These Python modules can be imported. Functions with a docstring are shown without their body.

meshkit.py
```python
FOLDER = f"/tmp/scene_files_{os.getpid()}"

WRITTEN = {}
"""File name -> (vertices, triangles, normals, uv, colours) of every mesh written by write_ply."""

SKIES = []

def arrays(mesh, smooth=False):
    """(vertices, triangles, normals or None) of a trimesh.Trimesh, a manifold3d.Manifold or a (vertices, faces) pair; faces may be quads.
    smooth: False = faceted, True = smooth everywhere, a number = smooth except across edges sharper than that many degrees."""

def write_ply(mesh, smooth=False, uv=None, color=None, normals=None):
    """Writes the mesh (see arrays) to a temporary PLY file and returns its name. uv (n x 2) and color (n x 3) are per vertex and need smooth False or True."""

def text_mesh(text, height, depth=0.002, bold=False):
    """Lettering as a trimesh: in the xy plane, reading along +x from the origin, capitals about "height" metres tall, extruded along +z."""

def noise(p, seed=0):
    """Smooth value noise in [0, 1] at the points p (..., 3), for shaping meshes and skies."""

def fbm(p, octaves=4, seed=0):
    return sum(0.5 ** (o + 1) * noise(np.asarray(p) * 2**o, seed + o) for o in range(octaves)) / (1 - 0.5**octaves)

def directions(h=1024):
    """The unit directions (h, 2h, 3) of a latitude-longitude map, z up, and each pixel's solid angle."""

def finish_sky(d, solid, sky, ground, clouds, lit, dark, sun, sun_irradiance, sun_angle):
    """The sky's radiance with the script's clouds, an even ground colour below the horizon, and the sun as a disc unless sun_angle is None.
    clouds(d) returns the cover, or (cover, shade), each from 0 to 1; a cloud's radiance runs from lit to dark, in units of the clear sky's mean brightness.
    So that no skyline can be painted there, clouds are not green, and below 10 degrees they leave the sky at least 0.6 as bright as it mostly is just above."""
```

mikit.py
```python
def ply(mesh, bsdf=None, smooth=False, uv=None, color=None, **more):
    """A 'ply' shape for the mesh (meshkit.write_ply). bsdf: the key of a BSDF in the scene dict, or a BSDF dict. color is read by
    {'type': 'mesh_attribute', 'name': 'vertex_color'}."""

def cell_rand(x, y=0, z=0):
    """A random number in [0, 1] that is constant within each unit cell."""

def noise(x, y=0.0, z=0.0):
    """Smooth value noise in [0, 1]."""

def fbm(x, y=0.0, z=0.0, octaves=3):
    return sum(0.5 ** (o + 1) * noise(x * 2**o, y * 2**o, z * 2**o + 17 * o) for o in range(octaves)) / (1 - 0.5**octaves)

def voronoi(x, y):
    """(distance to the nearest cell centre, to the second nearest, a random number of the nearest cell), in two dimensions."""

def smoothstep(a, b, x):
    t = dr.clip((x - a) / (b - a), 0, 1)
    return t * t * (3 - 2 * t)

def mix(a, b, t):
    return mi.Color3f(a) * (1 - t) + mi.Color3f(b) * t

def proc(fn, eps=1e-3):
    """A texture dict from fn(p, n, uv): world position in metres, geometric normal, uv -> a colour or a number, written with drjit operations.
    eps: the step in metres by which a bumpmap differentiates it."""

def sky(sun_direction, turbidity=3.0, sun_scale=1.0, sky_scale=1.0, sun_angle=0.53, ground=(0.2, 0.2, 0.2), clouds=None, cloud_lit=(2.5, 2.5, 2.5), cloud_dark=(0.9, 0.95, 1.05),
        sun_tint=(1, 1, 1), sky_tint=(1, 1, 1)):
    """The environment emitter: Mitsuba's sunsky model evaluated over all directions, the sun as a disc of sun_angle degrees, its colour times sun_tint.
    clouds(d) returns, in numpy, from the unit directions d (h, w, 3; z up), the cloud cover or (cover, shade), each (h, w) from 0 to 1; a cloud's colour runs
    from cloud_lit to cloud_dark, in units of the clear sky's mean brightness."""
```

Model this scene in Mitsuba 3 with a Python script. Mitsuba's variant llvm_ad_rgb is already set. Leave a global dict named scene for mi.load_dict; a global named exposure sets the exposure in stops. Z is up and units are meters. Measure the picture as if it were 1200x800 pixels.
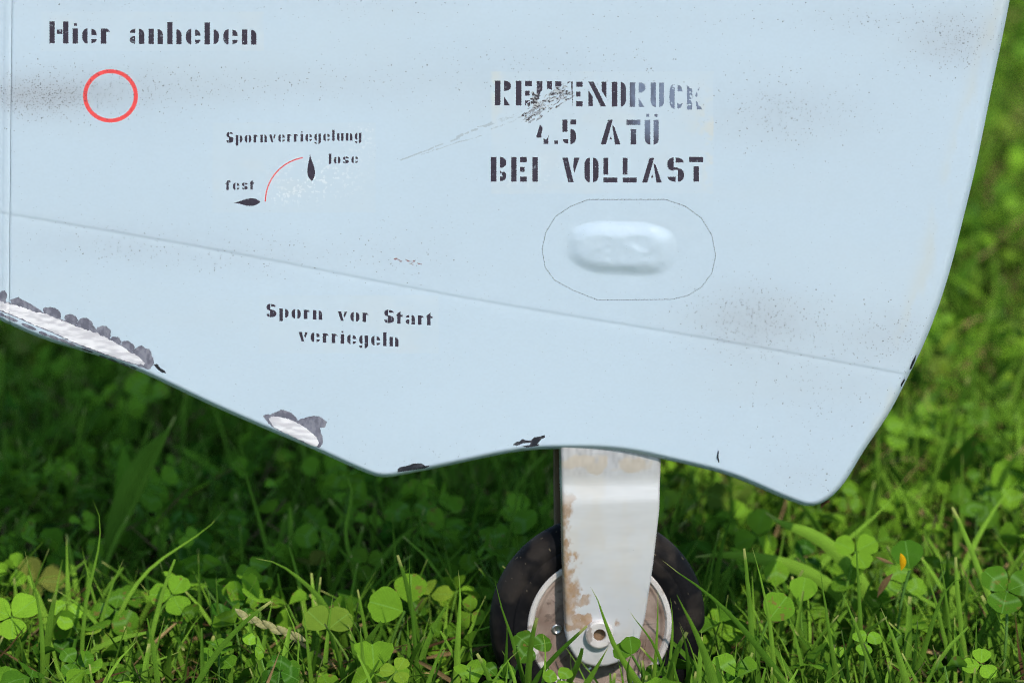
import math, random
import numpy as np
import trimesh
import drjit as dr
import mitsuba as mi
import mikit, meshkit
from mikit import noise, fbm, voronoi, smoothstep, mix, cell_rand, proc
from shapely.geometry import Polygon, Point, LineString, MultiPolygon, box
from shapely import affinity, contains_xy
from shapely.ops import unary_union
from scipy.spatial import Delaunay, cKDTree
from scipy.interpolate import splprep, splev

T = mi.ScalarTransform4f
scene, labels = {}, {}
rng = np.random.default_rng(7)

# ---------------------------------------------------------------- camera, light, exposure
D, PITCH, F, ZC = 1.5, math.radians(13.0), 4500.0, 0.166
CAM = np.array([0, -D * math.cos(PITCH), ZC + D * math.sin(PITCH)])
FWD, UP = np.array([0, math.cos(PITCH), -math.sin(PITCH)]), np.array([0, math.sin(PITCH), math.cos(PITCH)])
scene['camera'] = {'type': 'thinlens', 'fov': math.degrees(2 * math.atan(600 / F)), 'fov_axis': 'x',
                   'aperture_radius': 0.0070, 'focus_distance': D - 0.006, 'near_clip': 0.05, 'far_clip': 100.0,
                   'to_world': T().look_at(origin=CAM.tolist(), target=[0, 0, ZC], up=[0, 0, 1])}
SUN = (0.34, -0.82, 0.78)
scene['sky'] = mikit.sky(SUN, turbidity=3, sky_scale=2.1, sky_tint=(1.03, 1.0, 0.97), sun_tint=(0.885, 1.0, 1.25), ground=(0.06, 0.09, 0.03))
exposure = 1.44


def at(px, py, Y=0.0):
    """The point of the vertical plane y = Y that the photograph shows at the pixel (1200 x 800)."""
    d = FWD * F + np.array([1.0, 0, 0]) * (px - 600) - UP * (py - 400)
    return CAM + d * (Y - CAM[1]) / d[1]


def xz(px, py, Y=0.0):
    p = at(px, py, Y)
    return float(p[0]), float(p[2])


def poly_px(pts, Y=0.0):
    return Polygon([xz(x, y, Y) for x, y in pts])


MM = 0.001
PX = 1 / 3000.0


def mesh_entry(v, f, bsdf, normals=None, uv=None, smooth=True):
    path = meshkit.write_ply((v, f), False if normals is not None else smooth, uv, None, normals=normals)
    return {'type': 'ply', 'filename': path, 'face_normals': meshkit.WRITTEN[path][2] is None, 'bsdf': {'type': 'ref', 'id': bsdf}}


def add(key, v, f, bsdf, **k):
    base, n = key, 0
    while key in scene:
        n += 1
        key = f'{base}_{n:03d}'
    scene[key] = mesh_entry(v, f, bsdf, **k)
    return key


def tag(key, label=None, category=None, group=None, kind=None):
    labels[key] = {k: v for k, v in dict(label=label, category=category, group=group, kind=kind).items() if v}


# ---------------------------------------------------------------- materials
def gauss(p, px, py, rx, ry, rot=0.0):
    cx, cz = xz(px, py)
    c, s = math.cos(rot), math.sin(rot)
    u, w = p.x - cx, p.z - cz
    a, b = (u * c + w * s) / (rx * PX), (w * c - u * s) / (ry * PX)
    return dr.exp(-(a * a + b * b))


SMUDGES = [(40, 112, 75, 24, 1.3), (150, 105, 90, 26, .42), (330, 100, 190, 22, .30), (560, 75, 120, 26, .10), (700, 95, 110, 40, .22),
           (130, 285, 110, 22, .36), (300, 300, 110, 22, .30), (480, 300, 60, 34, .18),
           (885, 375, 70, 38, .85), (925, 130, 85, 38, .48), (1120, 45, 55, 34, .80), (1010, 20, 60, 22, .2), (1045, 395, 60, 32, .48),
           (960, 460, 90, 60, .22), (80, 10, 90, 16, .16), (420, 5, 110, 14, .16), (840, 20, 180, 18, .10), (300, 505, 90, 40, .06), (470, 540, 90, 22, .14), (940, 560, 60, 30, .22)]


def dirt(p):
    d = mi.Float(0.0)
    for x, y, rx, ry, k in SMUDGES:
        d = d + k * gauss(p, x, y, rx, ry)
    return d


def spatter(p, d):
    """Specks of thrown-up dirt: small dark dots, thicker where the smudges are."""
    out = mi.Float(0.0)
    for cell, lo, hi, k, o in ((0.00075, .14, .36, .55, 0.0), (0.0013, .09, .25, .34, 31.0), (0.0046, .04, .10, .09, 77.0)):
        a, b, r = voronoi(p.x / cell + o, p.z / cell + o)
        r2 = dr.abs(r * 37.13 - dr.floor(r * 37.13))
        rad = lo + (hi - lo) * r2 * r2
        here = dr.select(r < 0.010 + k * d * (0.4 + 0.6 * d), 1.0, 0.0)
        out = dr.maximum(out, here * (1 - smoothstep(rad * 0.75, rad * 1.15, a)) * (0.5 + 0.5 * r2))
    return out


PAINT = (0.500, 0.600, 0.695)


def paint_color(p):
    c = mi.Color3f(*PAINT) * (0.97 + 0.06 * fbm(p.x * 14, p.z * 22, 3.0, 3))
    c = c * (0.985 + 0.03 * noise(p.x * 1400, p.z * 1400, 9.0))
    grime = smoothstep(.45, .85, fbm(p.x * 9 + 3, p.z * 40, 5.0, 3))
    c = mix(c, (0.50, 0.57, 0.62), 0.30 * grime)
    d = dirt(p)
    n = fbm(p.x * 300, p.z * 300, 1.0, 3)
    c = mix(c, (0.27, 0.235, 0.240), dr.clip(d * (0.22 + 0.14 * n), 0, .45))
    # worn yellowish clear coat along the trailing edge
    (ax0, az0), (ax1, az1) = xz(1172, 0), xz(1050, 437)
    ex = ax0 + (p.z - az0) * ((ax1 - ax0) / (az1 - az0))
    w = dr.exp(-dr.square((p.x - ex) / 0.004)) * smoothstep(.40, .66, fbm(p.x * 120, p.z * 45, 2.0, 3))
    c = mix(c, (0.56, 0.55, 0.47), 0.32 * w)
    c = mix(c, (0.045, 0.035, 0.045), 0.66 * spatter(p, d))
    return c


def paint_fn(p, n, uv):
    return paint_color(p)


def paint_bump(p, n, uv):
    return noise(p.x * 900, p.y * 900, p.z * 900) * 0.35 + fbm(p.x * 90, p.y * 90, p.z * 90, 2)


def film_fn(p, n, uv):
    c = mix(paint_color(p), (0.520, 0.606, 0.680), 0.5)
    f = smoothstep(.55, .80, fbm(p.x * 70, p.z * 110, 4.0, 3))
    c = mix(c, (0.575, 0.605, 0.61), 0.18 * f)
    for px, py, rx, ry in ((835, 145, 22, 30), (580, 100, 8, 40), (832, 190, 8, 40)):
        c = mix(c, (0.66, 0.60, 0.48), 0.3 * gauss(p, px, py, rx, ry) * smoothstep(.35, .6, fbm(p.x * 260, p.z * 260, 6.0, 3)))
    # milky silvering under the film
    g = gauss(p, 372, 208, 42, 20) + .7 * gauss(p, 335, 230, 36, 9) + .6 * gauss(p, 425, 160, 20, 22) + .35 * gauss(p, 610, 205, 60, 18)
    m = smoothstep(.60, .72, fbm(p.x * 1100, p.z * 1100, 8.0, 3)) * dr.clip(g, 0, 1)
    c = mix(c, (0.76, 0.79, 0.82), 0.6 * m)
    return c


def ink_fn(p, n, uv):
    c = mi.Color3f(0.040, 0.032, 0.050) * (0.8 + 0.5 * noise(p.x * 1500, p.z * 1500))
    # the last letters of the upper lines are bleached
    w = 1.2 * gauss(p, 780, 112, 26, 22) + 0.95 * gauss(p, 750, 108, 11, 26) + 0.95 * gauss(p, 762, 148, 18, 14) + gauss(p, 815, 115, 22, 30)
    c = mix(c, (0.20, 0.25, 0.36), dr.clip(w * (0.35 + 0.9 * fbm(p.x * 500, p.z * 500, 2.0, 3)), 0, .85))
    s = smoothstep(.80, .86, fbm(p.x * 1300, p.z * 1300, 5.0, 2))
    return mix(c, (0.30, 0.35, 0.40), 0.6 * s)


def red_fn(p, n, uv):
    c = mi.Color3f(0.80, 0.085, 0.085) * (0.9 + 0.2 * noise(p.x * 900, p.z * 900))
    return mix(c, (0.08, 0.04, 0.05), 0.7 * spatter(p, dirt(p)))


def bare_fn(p, n, uv):
    s = fbm(p.x * 260 + p.z * 120, p.z * 800, p.y * 300, 3)
    return mix((0.58, 0.56, 0.60), (0.80, 0.78, 0.81), smoothstep(.3, .7, s))


def primer_fn(p, n, uv):
    s = fbm(p.x * 900, p.z * 500, p.y * 300, 3)
    return mix((0.13, 0.13, 0.17), (0.23, 0.23, 0.28), smoothstep(.25, .75, s))


def black_fn(p, n, uv):
    return mix((0.018, 0.020, 0.028), (0.07, 0.07, 0.085), smoothstep(.4, .8, fbm(p.x * 700, p.z * 700, 1.0, 3)))


def scuff_fn(p, n, uv):
    s = smoothstep(.42, .66, fbm(p.x * 1100 - p.z * 500, p.z * 1500 + p.x * 700, 3.0, 3))
    return mix((0.045, 0.04, 0.05), (0.44, 0.46, 0.48), s)


def metal_fn(p, n, uv):
    c = mi.Color3f(0.600, 0.598, 0.605) * (0.95 + 0.10 * fbm(p.x * 90, p.z * 420, 2.0, 3))
    c = mix(c, (0.49, 0.50, 0.53), 0.5 * smoothstep(.35, .7, fbm(p.x * 45 + 2, p.z * 35, 7.0, 3)))
    c = mix(c, (0.58, 0.52, 0.44), 0.32 * smoothstep(.5, .8, fbm(p.x * 90, p.z * 70, 4.0, 4)))
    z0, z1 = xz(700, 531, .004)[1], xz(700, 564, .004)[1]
    c = mix(c, (0.21, 0.20, 0.20), 0.75 * smoothstep(z1, z0, p.z + 0.002 * noise(p.x * 300, p.z * 300)) * (0.6 + 0.4 * noise(p.x * 900, p.z * 400)))  # fork top below the belly darkened in colour, standing in for its shading
    # dried mud on the left edge and round the axle
    k = fbm(p.x * 230, p.z * 170, 11.0, 4)
    (xt, zt), (xb, zb) = xz(653, 565), xz(668, 745)
    xl = xt + (p.z - zt) * ((xb - xt) / (zb - zt))
    span = smoothstep(zt, zt - .012, p.z) * smoothstep(zb - .002, zb + .012, p.z)
    reach = 0.0034 + 0.0080 * smoothstep(.35, .75, fbm(3.0, p.z * 75, 5.0, 3))
    m = span * (1 - smoothstep(reach - .0017, reach + .0017, p.x - xl + .010 * (k - .5) + .0022 * (noise(p.x * 1300, p.z * 1100) - .5)))
    m = dr.maximum(m, smoothstep(.40, .52, k * dr.clip(gauss(p, 688, 728, 40, 13) * 1.8, 0, 1.2)))
    c = mix(c, (0.44, 0.36, 0.26), 0.6 * smoothstep(.42, .62, fbm(p.x * 150, p.z * 150, 21.0, 3) * dr.clip(gauss(p, 712, 545, 80, 16) * 1.5, 0, 1.2)))
    m = dr.maximum(m, 0.8 * smoothstep(.42, .54, k * dr.clip(gauss(p, 678, 698, 18, 16) * 1.6, 0, 1.1)))
    return mix(c, mix((0.29, 0.150, 0.062), (0.44, 0.27, 0.14), fbm(p.x * 500, p.z * 500, 1.0, 3)), m * (0.62 + 0.34 * fbm(p.x * 900, p.z * 700, 6.0, 2)))


def hub_fn(p, n, uv):
    c = mix((0.18, 0.125, 0.10), (0.31, 0.24, 0.205), smoothstep(.3, .7, fbm(p.x * 130, p.z * 130, p.y * 90, 4)))
    return mix(c, (0.09, 0.065, 0.05), 0.55 * smoothstep(.68, .80, fbm(p.x * 420, p.z * 420, 4.0, 3)))


def rim_fn(p, n, uv):
    c = mix((0.46, 0.43, 0.41), (0.60, 0.57, 0.55), fbm(p.x * 160, p.z * 160, 2.0, 3))
    return mix(c, (0.20, 0.15, 0.12), 0.7 * smoothstep(.60, .75, fbm(p.x * 260, p.z * 260, 9.0, 3)))


def tyre_fn(p, n, uv):
    c = mix((0.0035, 0.0035, 0.0045), (0.009, 0.0085, 0.010), fbm(p.x * 160, p.z * 160, p.y * 160, 3))
    s = smoothstep(.76, .80, fbm(p.x * 900 + p.z * 500, p.z * 300, p.y * 700, 3))
    c = mix(c, (0.045, 0.036, 0.03), 0.5 * smoothstep(.5, .75, fbm(p.x * 110, p.z * 110, 3.0, 3)))
    return mix(c, (0.16, 0.13, 0.09), 0.6 * s)


def bsdf(name, fn, rough=0.45, spec=0.5, metal=0.0, bump=None, scale=0.0, **k):
    b = {'type': 'principled', 'base_color': proc(fn) if callable(fn) else {'type': 'rgb', 'value': list(fn)}, 'roughness': rough, 'specular': spec, 'metallic': metal, **k}
    if bump:
        b = {'type': 'bumpmap', 'arbitrary': proc(bump, 2e-4), 'scale': scale, 'bsdf': b}
    scene[name] = {'type': 'twosided', 'bsdf': b}


bsdf('m_paint', paint_fn, .42, .45, bump=paint_bump, scale=3e-5)
bsdf('m_blister', paint_fn, .13, .6, bump=lambda p, n, uv: fbm(p.x * 240, p.y * 240, p.z * 240, 3), scale=2.0e-4)
bsdf('m_film', film_fn, .50, .4, bump=paint_bump, scale=3e-5)
bsdf('m_ink', ink_fn, .55, .3)
bsdf('m_red', red_fn, .5, .3)
bsdf('m_bare', bare_fn, .6, .3, bump=lambda p, n, uv: fbm(p.x * 400, p.z * 900, p.y * 400, 2), scale=1.2e-4)
bsdf('m_primer', primer_fn, .6, .3)
bsdf('m_black', black_fn, .6, .3)
bsdf('m_scuff', scuff_fn, .6, .3)
bsdf('m_metal', metal_fn, .38, .5, metal=.22, bump=lambda p, n, uv: noise(p.x * 60, p.z * 1600) + fbm(p.x * 300, p.z * 300, p.y * 300, 2), scale=3e-5)
bsdf('m_hub', hub_fn, .65, .3, bump=lambda p, n, uv: fbm(p.x * 500, p.z * 500, p.y * 500, 3), scale=2e-4)
bsdf('m_rim', rim_fn, .45, .5)
bsdf('m_tyre', tyre_fn, .65, .10, bump=lambda p, n, uv: fbm(p.x * 700, p.z * 700, p.y * 700, 2), scale=1.5e-4)
bsdf('m_steel', (0.62, 0.60, 0.58), .28, .5, metal=.9)
bsdf('m_bronze', (0.20, 0.13, 0.08), .55, .4, metal=.2)
bsdf('m_shaded_mud', lambda p, n, uv: mix((0.05, 0.035, 0.025), (0.22, 0.15, 0.10), fbm(p.x * 200, p.z * 120, p.y * 200, 4)), .9, .1)  # muddy brown darkened in colour to stand in for the far leg's shade
bsdf('m_inside', (0.03, 0.03, 0.03), .9, .1)


# foliage: uv.x = id + across (0..1), uv.y = along (0 base .. 1 tip)
def leaf_id(uv, k):
    i = dr.floor(uv.x)
    return cell_rand(i, k, 3.0)


def clover_fn(p, n, uv):
    r, r2, r3 = leaf_id(uv, 1), leaf_id(uv, 2), leaf_id(uv, 3)
    s = (uv.x - dr.floor(uv.x)) * 2 - 1
    t = uv.y
    c = mix((0.030, 0.098, 0.009), (0.185, 0.360, 0.026), r) * (0.82 + 0.62 * noise(p.x * 7, p.y * 7, 3.0))
    c = mix(c, (0.30, 0.42, 0.040), 0.55 * smoothstep(.93, .97, r2))
    c = mix(c, (0.20, 0.15, 0.05), 0.6 * smoothstep(.035, .015, r2))
    a = dr.abs(s)
    mid = 1 - smoothstep(.015, .06, a)
    q = (t - 0.55 * a) * 9
    vein = smoothstep(.36, .47, dr.abs(q - dr.floor(q) - 0.5))
    c = c * (1 + 0.13 * vein) * (0.86 + 0.28 * fbm(p.x * 260, p.y * 260, p.z * 260, 3))
    c = mix(c, (0.22, 0.44, 0.11), 0.30 * mid)
    ch = dr.exp(-dr.square((t - 0.52 + 0.22 * a) / 0.07)) * smoothstep(.35, .6, r3)
    c = mix(c, (0.28, 0.46, 0.18), 0.26 * ch)
    nib = smoothstep(.66, .72, fbm(p.x * 420, p.y * 420, p.z * 420, 3)) * smoothstep(.45, .7, leaf_id(uv, 5))
    return mix(c, (0.20, 0.12, 0.04), 0.7 * nib)


def blade_fn(p, n, uv):
    r, r2 = leaf_id(uv, 1), leaf_id(uv, 2)
    s = uv.x - dr.floor(uv.x)
    c = mix((0.046, 0.120, 0.011), (0.195, 0.365, 0.038), r)
    q = s * 6
    c = c * (0.86 + 0.26 * dr.abs(q - dr.floor(q) - .5) * 2) * (0.88 + 0.24 * noise(p.x * 200, p.y * 200, p.z * 200))
    c = mix(c, (0.42, 0.42, 0.14), 0.75 * smoothstep(.93, 1.0, uv.y + .03 * noise(p.x * 900, p.z * 900)) * smoothstep(.25, .5, r2))
    return mix(c, (0.30, 0.36, 0.16), 0.25 * smoothstep(.2, .0, uv.y))


def dry_fn(p, n, uv):
    r = leaf_id(uv, 1)
    c = mix((0.09, 0.050, 0.024), (0.46, 0.33, 0.15), r * r)
    return c * (0.75 + 0.5 * fbm(p.x * 500, p.y * 500, p.z * 500, 2))


def soil_fn(p, n, uv):
    c = mix((0.018, 0.012, 0.007), (0.062, 0.045, 0.026), fbm(p.x * 60, p.y * 60, 1.0, 5))
    # beyond the plants that are built, low turf covers the soil
    out = dr.maximum(smoothstep(1.1, 1.35, dr.abs(p.x)), smoothstep(2.7, 3.1, dr.abs(p.y - .9)))
    return mix(c, mix((0.025, 0.06, 0.010), (0.09, 0.17, 0.025), fbm(p.x * 40, p.y * 40, 7.0, 4)), dr.maximum(out, 0.35))


def thin(name, fn, rough, trans, spec=1.0):
    scene[name] = {'type': 'principledthin', 'base_color': proc(fn) if callable(fn) else {'type': 'rgb', 'value': list(fn)}, 'roughness': rough, 'diff_trans': trans, 'eta': 1.45}


thin('m_clover', clover_fn, .40, .40)
thin('m_blade', blade_fn, .36, .42)
thin('m_dry', dry_fn, .7, .5)
thin('m_petal', (0.80, 0.42, 0.01), .6, .8)
bsdf('m_soil', soil_fn, .95, .1)


# ---------------------------------------------------------------- setting: the ground
def ground_z(x, y):
    return 0.006 * (meshkit.fbm(np.stack([x * 9, y * 9, x * 0], -1), 3, 5) - .5)


def make_ground():
    xs = np.concatenate([[-30, -12, -5, -2.5], np.arange(-1.2, 1.2001, .03), [2.5, 5, 12, 30]])
    ys = np.concatenate([[-30, -12, -5, -2.5], np.arange(-1.2, 4.0001, .03), [6, 12, 20, 40]])
    X, Y = np.meshgrid(xs, ys)
    Z = ground_z(X, Y) * ((np.abs(X) < 1.3) & (Y > -1.3) & (Y < 4.1))
    v = np.stack([X, Y, Z], -1).reshape(-1, 3)
    i, j = np.meshgrid(np.arange(len(ys) - 1), np.arange(len(xs) - 1), indexing='ij')
    a = (i * len(xs) + j).ravel()
    f = np.stack([a, a + 1, a + len(xs) + 1, a + len(xs)], -1)
    tag(add('ground', v, f, 'm_soil'), kind='structure', label='dark lawn soil under the grass and clover')


make_ground()

# ---------------------------------------------------------------- the aircraft tail: outline and relief of its skin
YS, HALF = 0.0165, 0.015      # depth of the seen edge; half the thickness
EDGE_R = 0.0046
raw = [(-1500, -60), (-900, 95), (-450, 215), (-200, 297), (0, 373), (50, 395), (100, 410.5), (167, 435), (230, 461), (290, 488), (330, 505), (372, 523), (405, 538), (426, 547), (442, 552.5), (456, 553.5), (472, 551),
       (500, 545.5), (550, 535), (600, 525), (630, 521.5), (662, 520.7), (702, 521.2), (745, 526), (775, 532.5), (810, 540.5), (849, 551), (880, 563), (905, 574), (928, 583), (944, 587), (956, 585.5), (968, 579.5), (984, 565),
       (1010, 530), (1040, 485), (1063, 442), (1081, 405), (1100, 357), (1117.5, 300), (1130, 250), (1141, 205), (1162.5, 101), (1183, 0), (1192, -60)]
pts = np.array([xz(x, y, YS if y > 440 and x < 1000 else 0.012) for x, y in raw])
tck, _ = splprep(pts.T, s=0, k=3)
low = np.array(splev(np.linspace(0, 1, 2400), tck)).T
top_r = low[-1]
zt = ZC + 0.46
upper = np.array([[top_r[0] + .002, top_r[1] + .06], [top_r[0] - .002, top_r[1] + .14], [top_r[0] - .02, top_r[1] + .22], [top_r[0] - .06, top_r[1] + .28], [top_r[0] - .12, zt], [top_r[0] - .20, zt],
                  [top_r[0] - .30, zt - .06], [-.20, ZC + .30], [-.33, ZC + .24], [-.50, ZC + .24]])
outline = Polygon(np.vstack([low, upper])).buffer(0)
OUT_PTS = np.vstack([low, upper])
ring = np.array(outline.segmentize(0.0002).exterior.coords)
RING = cKDTree(ring)
CREASE = np.array([xz(x, y) for x, y in [(-1600, -60), (-400, 175), (-120, 229), (11, 251), (112, 268), (225, 287.5), (330, 307), (430, 327), (540, 348), (660, 368.5), (780, 388), (900, 408.5), (1000, 427), (1063, 439), (1120, 450)]])
crease_line = LineString(CREASE)
SEAM = np.array([xz(x, y) for x, y in [(16, -1200), (14, 0), (13, 100), (11.5, 250), (10, 420)]])


def interp_signed(P, Q, swap=False):
    """height above a polyline that runs along the first axis (or the second when swap)."""
    if swap:
        o = np.argsort(Q[:, 1])
        return P[:, 0] - np.interp(P[:, 1], Q[o, 1], Q[o, 0])
    return P[:, 1] - np.interp(P[:, 0], Q[:, 0], Q[:, 1])


BC = np.array(xz(729, 291))


def blister_f(P):
    u, w = (P[:, 0] - BC[0]) / (60 * PX), (P[:, 1] - BC[1] + 0.04 * (P[:, 0] - BC[0])) / (29.5 * PX)
    wob = 1 + 0.10 * (meshkit.fbm(np.stack([P[:, 0] * 110, P[:, 1] * 110, P[:, 0] * 0], -1), 2, 3) - .5)
    rho = (np.abs(u) ** 3.4 + np.abs(w) ** 2.6) ** (1 / 3.0) * wob
    t = np.clip((1.12 - rho) / 0.66, 0, 1)
    t = t * t * (3 - 2 * t)
    return 1 - (1 - t) ** 2.0, rho


def relief(P):
    """y of the skin at the points (x, z): rounded edges, the crease, the hinge strip, waviness, the blister."""
    P = np.asarray(P, float)
    d = RING.query(P)[0]
    q = np.clip(1 - d / EDGE_R, 0, 1)
    y = HALF * (1 - np.sqrt(np.clip(1 - q * q, 0, 1)))
    c = interp_signed(P, CREASE) * np.cos(0.18)
    y = y + 0.00024 * (1 / (1 + np.exp(np.clip(c / 0.00028, -50, 50)))) * np.exp(np.minimum(c, 0) / 0.0024)
    s = interp_signed(P, SEAM, True)
    y = y + 0.00030 * np.exp(-(s / 0.00045) ** 2) - 0.00022 * np.exp(-np.abs((s + 0.0016) / 0.0011) ** 4)
    y = y + 0.0005 * (meshkit.fbm(np.stack([P[:, 0] * 11, P[:, 1] * 15, P[:, 0] * 0], -1), 3, 9) - .5)
    b, rho = blister_f(P)
    lump = meshkit.fbm(np.stack([P[:, 0] * 120, P[:, 1] * 150, P[:, 0] * 0], -1), 3, 21) - .5
    y = y - b * (0.0017 + 0.0008 * lump)
    return y


def relief_normals(P, e=8e-5):
    hx = (relief(P + [e, 0]) - relief(P - [e, 0])) / (2 * e)
    hz = (relief(P + [0, e]) - relief(P - [0, e])) / (2 * e)
    n = np.stack([hx, -np.ones(len(P)), hz], -1)
    return n / np.linalg.norm(n, axis=1, keepdims=True)


def polys(g):
    return [x for x in getattr(g, 'geoms', [g]) if x.geom_type == 'Polygon' and x.area > 1e-10]


def fill(poly, step, rings=(), edge=None, extra=None, jitter=0.0):
    """Points and triangles filling a polygon: rings inside its edge, a hexagonal grid, extra points."""
    edge = edge or step
    P = []
    for r in (poly.exterior, *poly.interiors):
        P.append(np.array(r.segmentize(edge).coords)[:-1])
    for d in rings:
        for g in polys(poly.buffer(-d)):
            for r in (g.exterior, *g.interiors):
                P.append(np.array(r.segmentize(edge).coords)[:-1])
    last = max(rings, default=0) + step * .5
    inner = poly.buffer(-last)
    if not inner.is_empty:
        x0, z0, x1, z1 = inner.bounds
        gx, gz = np.meshgrid(np.arange(x0, x1, step), np.arange(z0, z1, step * .866))
        gx = gx + (np.arange(gx.shape[0]) % 2)[:, None] * step / 2
        g = np.stack([gx.ravel(), gz.ravel()], -1)
        P.append(g[contains_xy(inner, g[:, 0], g[:, 1])])
    if extra is not None:
        e = extra[contains_xy(poly.buffer(-edge * .4), extra[:, 0], extra[:, 1])]
        P.append(e)
    P = np.vstack(P)
    P = P[np.unique(np.round(P / 2e-5).astype(np.int64), axis=0, return_index=True)[1]]
    tri = Delaunay(P).simplices
    c = P[tri].mean(1)
    tri = tri[contains_xy(poly, c[:, 0], c[:, 1])]
    a, b, c = P[tri[:, 0]], P[tri[:, 1]], P[tri[:, 2]]
    area = (b[:, 0] - a[:, 0]) * (c[:, 1] - a[:, 1]) - (b[:, 1] - a[:, 1]) * (c[:, 0] - a[:, 0])
    tri = tri[np.abs(area) > 1e-13]
    area = area[np.abs(area) > 1e-13]
    tri[area < 0] = tri[area < 0][:, ::-1]       # counter-clockwise in (x, z): faces -y
    return P, tri


def on_skin(key, geom, step, bsdf_name, lift=0.0, rings=(), edge=None, extra=None):
    V, Fc, N, at_ = [], [], [], 0
    for g in polys(geom):
        P, tri = fill(g, step, rings, edge, extra)
        n = relief_normals(P)
        y = relief(P)
        v = np.stack([P[:, 0], y, P[:, 1]], -1) + n * lift
        V.append(v); Fc.append(tri + at_); N.append(n); at_ += len(v)
    return add(key, np.vstack(V), np.vstack(Fc), bsdf_name, normals=np.vstack(N))


def offset_pts(line, offs, step):
    out = []
    for o in offs:
        c = np.array(line.segmentize(step).coords)
        d = np.gradient(c, axis=0)
        d /= np.linalg.norm(d, axis=1, keepdims=True)
        out.append(c + o * np.stack([-d[:, 1], d[:, 0]], -1))
    return np.vstack(out)


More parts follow.
